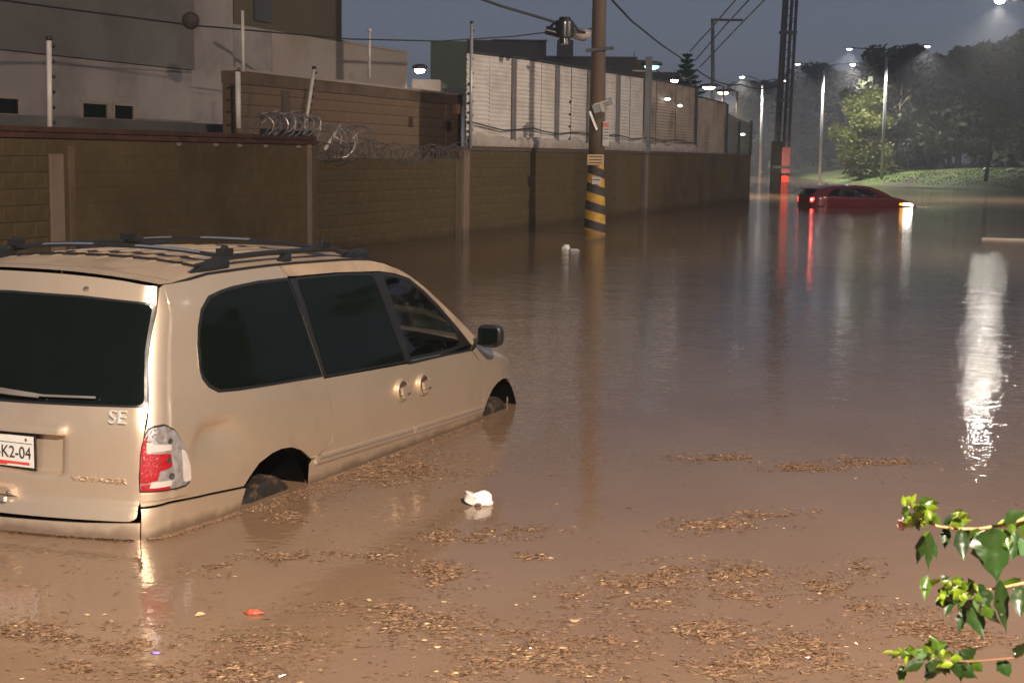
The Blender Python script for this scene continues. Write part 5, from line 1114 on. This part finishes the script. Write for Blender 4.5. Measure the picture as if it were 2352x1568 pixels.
def raft(px,py,rx,ry,dens,slope=0.0,seed=0,thin=1.0):
    c0=ground(px,py); e1=ground(px+rx,py+slope*rx)-c0; e2=ground(px,py-ry)-c0; area=e1.length*e2.length*3.1; n_=int(area*dens*1.6)
    for i in range(n_):
        a=rr.uniform(0,6.28); r_=math.sqrt(rr.random())*1.12; u,v=r_*math.cos(a),r_*math.sin(a); p=c0+e1*u+e2*v; p.z=0
        nn=mnoise.noise(Vector((p.x*5+seed,p.y*5,seed)))+.7*mnoise.noise(Vector((p.x*9+p.y*5,p.y*26-p.x*9,seed)))
        if nn< -.10+.75*max(0,r_-.55)-(.10 if thin>1 else 0): continue
        if not van_clear(p): continue
        L=rr.choice([.005,.006,.008,.010,.013,.020,.030])*rr.uniform(.7,1.3); bit(p,L,min(.0065,L*rr.uniform(.14,.45)),rr.gauss(.32,.55),kk(),rr.uniform(.001,.005),rr.uniform(-.4,.4))
RAFTS=[(1005,1324,60,24),(1005,1300,45,8),(965,1438,85,32),(600,1470,100,22),(1092,1444,60,16),(1358,1378,78,34),(1245,1505,150,36),(1325,1545,75,25),(1592,1325,100,24),(1712,1324,80,24),(1918,1344,62,17),(1645,1450,95,24),(1818,1505,120,40),(1698,1540,72,24),(525,1545,95,22),(665,1490,62,15),(1005,1230,42,13),(1630,1205,58,15),(1158,1218,82,9),(860,1277,52,13),(645,1278,62,11),(512,1304,52,11),(67,1449,75,17),(283,1486,110,17),(153,1536,65,22),(540,1548,80,18),(2100,1440,100,26),(1990,1395,60,12),(900,1080,120,20),(840,1100,60,12),(1370,1470,60,14),(780,1395,70,10),(1480,1390,60,12),(1760,1365,90,14),(2250,1470,70,18),(900,1400,60,12),(1180,1455,50,10),(1460,1340,80,10),(1940,1510,70,25),(660,1186,28,10),(1225,1280,40,6),(1130,1240,60,8),(2020,1300,60,9),(1750,1180,80,8),(2000,1060,110,8),(1650,1050,90,7),(1850,1075,80,7),(330,1440,60,8),(180,1465,80,9),(400,1545,70,14),(1030,1545,70,10)]
for i,(a,b_,c_,d_) in enumerate(RAFTS): 
    f=min(1.0,((b_-375)/1000)**1.5*1.35); raft(a,b_,c_,d_,26000*f,0,i*3.7)
    raft(a,b_,c_*1.9,d_*1.9,2600*f,0,i*2.1,2)
# scum along the minivan's waterline
def scum(fn,q0,q1,n_,spread):
    for i in range(n_):
        q=q0+(q1-q0)*rr.random(); P0=Vector(fn(q)); c_,s_=.39836,.91723; out=abs(rr.gauss(0,spread))+.012
        y=P0.y-(out if fn is scS else 0); x=P0.x-(out if fn is scR else 0)
        p=Vector((O3.x+x*c_-y*s_,O3.y+x*s_+y*c_,0)); L=rr.choice([.008,.012,.02]); bit(p,L,L*.35,math.atan2(s_,c_)+rr.gauss(0,.5)+(1.57 if fn is scR else 0),kk(),rr.uniform(.002,.006),.2)
_sh=VSH
scS=lambda q: SK(q,.0); scR=lambda y: (Rx(y,0),y,0)
scum(scS,-.98,.0,1400,.02); scum(scS,.02,.72,900,.10); scum(scS,.75,3.0,1800,.03); scum(scR,-.84,.5,1500,.012); scum(scS,.80,1.9,1500,.22)
# loose scattered pieces, thinning with distance
for i in range(5200):
    px=rr.uniform(-60,2420); py=1000+rr.random()**.72*600; p=ground(px,py); p.z=0
    if not van_clear(p): continue
    if mnoise.noise(Vector((p.x*.9,p.y*.7,5)))+.5*mnoise.noise(Vector((p.x*3,p.y*3,9)))<rr.uniform(-.35,.45): continue
    L=rr.choice([.008,.012,.016,.024,.034])*rr.uniform(.7,1.3); bit(p,L,L*rr.uniform(.12,.35),rr.gauss(.35,.7),kk() if rr.random()<.8 else 2,.002,rr.uniform(-.3,.3))
# single pale leaves
for px,py,L in [(847,1381,.035),(980,1435,.03),(975,1473,.028),(1320,1427,.045),(1325,1376,.02),(1185,1391,.022),(1705,1350,.03),(2060,1376,.02),(1605,1453,.025),(1460,1476,.018),(240,1413,.02),(200,1414,.028),(460,1414,.05),(1005,1488,.03),(1020,1384,.03),(1440,1365,.025),(100,1540,.02),(50,1562,.02),(1800,1215,.02),(1508,1383,.02)]:
    p=ground(px,py); p.z=0; bit(p,L,L*.32,rr.gauss(.3,.5),3,.006,.25)
names_=[('leaf_litter','brown leaf litter drifting in rafts on the near water'),('leaf_litter','dark sodden leaf litter drifting in rafts on the near water'),('leaf_litter','tan leaf litter drifting in rafts on the near water'),('pale_leaves','pale dry leaves dotted over the brown rafts')]
for mb,m_,(nm,lb) in zip(dmb,dm,names_): o=single(nm,mb,m_,lb,'leaf litter',loc=(0,5,0)); o['kind']='stuff'
# ---------------------------------------------------------------- shrub branches at the lower right
lg=leafmat('shrub_leaf_dark',(.014,.040,.006),.25,.35,rnd=.3,var=.35,scale=60); ly=leafmat('shrub_leaf_young',(.17,.25,.015),.35,.35,rnd=.3,var=.3,scale=60); lgl=leafmat('shrub_leaf_mid',(.065,.13,.012),.3,.3,rnd=.25,var=.3,scale=60); lwet=mat('shrub_leaf_wet',(.06,.12,.05),.12,var=.3,scale=80,coat=1.0); petal=leafmat('shrub_flower_pink',(.62,.33,.30),.35,.5,var=.2); twig=mat('shrub_twig',(.42,.25,.11),.6,var=.3,scale=80); twigd=mat('shrub_twig_dark',(.14,.07,.035),.7,var=.3,scale=80)
D0=2.4
root=at(2600,1900,2.7); shrub=thing('shrub',Vector((1.15,2.75,-.5)),'leafy shrub whose wet green branches reach in at the lower right corner','shrub')
def stem(pts,rad,mt):
    P=[at(a,b,c) for a,b,c in pts]; n_=len(P); mb=MB(); mb.tube(P,[rad*(1-.6*i/(n_-1)) for i in range(n_)],7); return part(shrub,'stem',mb,mt,True)
B0=Vector((1.15,2.75,-.5)); B1=Vector((1.12,2.6,.6))
mb=MB(); mb.tube([B0,B0.lerp(B1,.5)+Vector((.03,0,0)),B1],[.018,.014,.009],8); part(shrub,'main_stem',mb,twigd,True)
def branch(pts,rad,mt):
    P=[B1 if False else at(*pts[0])]+[at(*q) for q in pts[1:]]; P=[B1.lerp(P[0],.0)]+[B1.lerp(P[0],.6)+Vector((0,0,-.02))]+P; n_=len(P); mb=MB(); mb.tube(P,[rad*(1.2-.8*i/(n_-1)) for i in range(n_)],7); return part(shrub,'branch',mb,mt,True)
branch([(2400,1178,2.42),(2352,1191,D0),(2301,1206,D0),(2246,1214,D0),(2197,1214,D0),(2155,1208,D0),(2130,1200,D0),(2095,1190,D0)],.0036,twig)
branch([(2400,1330,2.42),(2352,1338,D0),(2304,1348,D0),(2265,1354,D0),(2220,1362,D0),(2187,1355,D0)],.0030,twig)
branch([(2400,1490,2.42),(2352,1500,D0),(2327,1510,D0),(2272,1515,D0),(2230,1518,D0),(2168,1516,D0),(2110,1510,D0),(2060,1500,D0)],.0030,twigd)
stem([(2420,1370,2.45),(2340,1377,2.46),(2290,1378,2.47)],.0016,twigd)
lr=random.Random(4)
def leaf(b,t,wd,mt,fold=.25,droop=.15,dy=0.0,face=0.0,serr=True):
    """b, t: pixel of base and tip; wd: width in pixels; built at its real depth with a folded, drooping blade"""
    Yd=D0+dy+lr.uniform(-.02,.02); A=at(b[0],b[1],Yd); B=at(t[0],t[1],Yd-face); ax=B-A; L=ax.length; ax.normalize()
    sd_=ax.cross(Vector((0,1,0))).normalized(); nrm_=sd_.cross(ax).normalized(); W=wd/FPX*Yd*.5; n_=9; mb=MB(); mb.keep=True
    prof=[0,.55,.88,1.0,.96,.82,.62,.36,.14,0]
    for i in range(n_+1):
        f=i/n_; c=A+ax*(L*f)+nrm_*(-droop*L*f*f); w_=W*prof[i]; 
        for s_ in (-1,-.5,0,.5,1):
            j=(1+.13*((i*7+int(s_*2))%3-1)) if (serr and abs(s_)==1) else 1
            mb.v.append(tuple(c+sd_*(w_*s_*j)+nrm_*(abs(s_)*w_*fold+ (.10*w_*math.sin(i*2.3+s_*2)))+ax*(-.10*L*abs(s_)**2*(1-f) if i<3 else 0)))
    mb.f=[(i*5+k,i*5+k+1,i*5+6+k,i*5+5+k) for i in range(n_) for k in range(4)]
    o=part(shrub,'leaf',mb,mt,True); return o
Lf=[((2283,1221),(2288,1336),94,lg,.45),((2330,1222),(2322,1290),60,lg,.3),((2302,1218),(2316,1262),40,lgl,.3),((2246,1216),(2236,1262),34,lgl,.3),((2225,1216),(2190,1262),30,lg,.3),((2175,1212),(2168,1262),26,lg,.3),((2345,1350),(2338,1420),44,lg,.3),((2270,1356),(2258,1400),34,lg,.3),((2320,1346),(2345,1322),26,lgl,.3),((2300,1514),(2318,1560),36,lg,.3),((2340,1505),(2352,1470),34,lg,.3),((2195,1362),(2165,1420),26,lg,.3),((2215,1520),(2205,1565),30,lg,.3),((2262,1224),(2258,1300),60,lg,.2),((2208,1219),(2212,1289),36,lg,.3),((2352,1195),(2395,1235),60,lgl,.2),((2310,1194),(2352,1172),34,lg,.2),((2185,1204),(2228,1192),30,ly,.25),((2170,1200),(2215,1180),22,lg,.3),((2112,1153),(2162,1151),24,lgl,.2),((2345,1240),(2375,1300),30,lwet,.2),
((2100,1150),(2068,1143),16,ly,.4),((2095,1155),(2104,1130),12,ly,.4),((2078,1160),(2073,1136),12,ly,.4),((2105,1172),(2128,1160),16,ly,.4),((2100,1190),(2132,1172),20,ly,.4),((2120,1192),(2150,1178),22,lgl,.3),((2105,1200),(2076,1184),18,ly,.4),((2112,1205),(2140,1199),16,ly,.4),((2095,1210),(2085,1180),16,ly,.4),((2130,1200),(2160,1190),18,lgl,.3),((2090,1196),(2072,1214),14,ly,.4),
((2136,1228),(2131,1309),26,lg,.3),((2126,1232),(2104,1294),28,lg,.35),((2133,1222),(2118,1250),18,lgl,.3),((2142,1240),(2150,1288),18,lg,.3),
((2298,1341),(2306,1448),36,lg,.3),((2226,1383),(2256,1461),50,lg,.2),((2215,1400),(2197,1458),24,lg,.3),((2240,1378),(2296,1430),34,lwet,.2),((2240,1345),(2275,1372),26,lg,.2),((2262,1392),(2278,1425),30,lgl,.2),
((2218,1350),(2175,1342),18,ly,.4),((2200,1345),(2160,1352),16,lgl,.3),((2205,1355),(2185,1378),20,ly,.4),((2190,1360),(2150,1388),24,lgl,.3),((2195,1365),(2215,1395),22,lgl,.3),((2175,1350),(2150,1365),16,ly,.4),((2215,1362),(2200,1400),22,ly,.3),((2225,1345),(2225,1330),14,ly,.4),((2210,1340),(2182,1332),16,ly,.4),
((2131,1325),(2122,1383),26,lgl,.35),((2120,1330),(2112,1350),12,lgl,.3),((2142,1343),(2160,1322),20,ly,.3),((2158,1370),(2172,1400),28,lg,.3),
((2184,1523),(2248,1556),42,lg,.25),((2158,1520),(2120,1562),40,lg,.3),((2160,1518),(2172,1550),22,lg,.3),((2118,1522),(2070,1540),30,lg,.3),((2075,1530),(2066,1572),24,lgl,.3),((2112,1500),(2178,1468),28,lgl,.25),((2100,1498),(2140,1516),24,lwet,.2),((2132,1490),(2180,1486),20,lg,.25),((2213,1512),(2243,1484),34,lg,.2),((2205,1512),(2180,1498),22,lg,.3),
((2075,1505),(2060,1482),12,ly,.4),((2068,1500),(2038,1496),10,ly,.4),((2085,1508),(2078,1528),12,ly,.4),((2090,1500),(2100,1482),12,ly,.4),((2050,1496),(2024,1497),9,ly,.4),((2110,1508),(2128,1496),14,ly,.4),((2096,1512),(2075,1512),12,ly,.4),
((2230,1516),(2262,1545),30,lgl,.25),((2300,1350),(2330,1330),24,lgl,.3)]
for i,(b_,t_,w_,m_,fo_) in enumerate(Lf): leaf(b_,t_,w_,m_,fo_,lr.uniform(.05,.25),lr.uniform(-.035,.035),lr.uniform(-.02,.03))
for cx_,cy_,n_,sp in ((2112,1176,24,26),(2098,1192,10,16),(2205,1352,22,34),(2180,1372,14,26),(2240,1368,10,26),(2085,1500,12,24),(2215,1190,9,18),(2150,1490,12,26),(2330,1200,8,22),(2200,1520,10,30)):
    for j in range(n_):
        a=lr.uniform(0,6.28); bx_,by_=cx_+lr.gauss(0,sp*.5),cy_+lr.gauss(0,sp*.35); L_=lr.uniform(14,34); leaf((bx_,by_),(bx_+L_*math.cos(a),by_+L_*math.sin(a)*.8),lr.uniform(10,22),lr.choice([ly,ly,lgl,lgl,lg]),.4,lr.uniform(.1,.5),lr.uniform(-.05,.05),lr.uniform(-.02,.02))
for dx,dy in ((0,0),(8,6),(-2,12),(10,-6)): leaf((2078+dx,1204+dy),(2060+dx,1192+dy),13,petal,.4,.1)
for x_,y_ in ((2300,1410),(2328,1352),(2330,1500),(2345,1465),(2176,1368)):
    mb=MB(); mb.ball(at(x_,y_,D0-.05),.0022,8,5); part(shrub,'water_drop',mb,chrome,True)
# ---------------------------------------------------------------- rain haze
hz=bpy.data.materials.new('rain_haze'); hz.use_nodes=True; n=hz.node_tree.nodes; l=hz.node_tree.links; n.clear()
o=n.new('ShaderNodeOutputMaterial'); pv=n.new('ShaderNodeVolumePrincipled'); pv.inputs['Color'].default_value=(.86,.90,.97,1); pv.inputs['Density'].default_value=.0023; pv.inputs['Anisotropy'].default_value=.6
l.new(pv.outputs[0],o.inputs['Volume'])
mb=MB(); mb.add([(x,y,z) for z in (-1.6,24) for y in (-152,1002) for x in (-402,502)],[(0,2,3,1),(4,5,7,6),(0,1,5,4),(2,6,7,3),(0,4,6,2),(1,3,7,5)])
h_=mesh_obj('haze',mb,hz); tag(h_,kind='stuff')
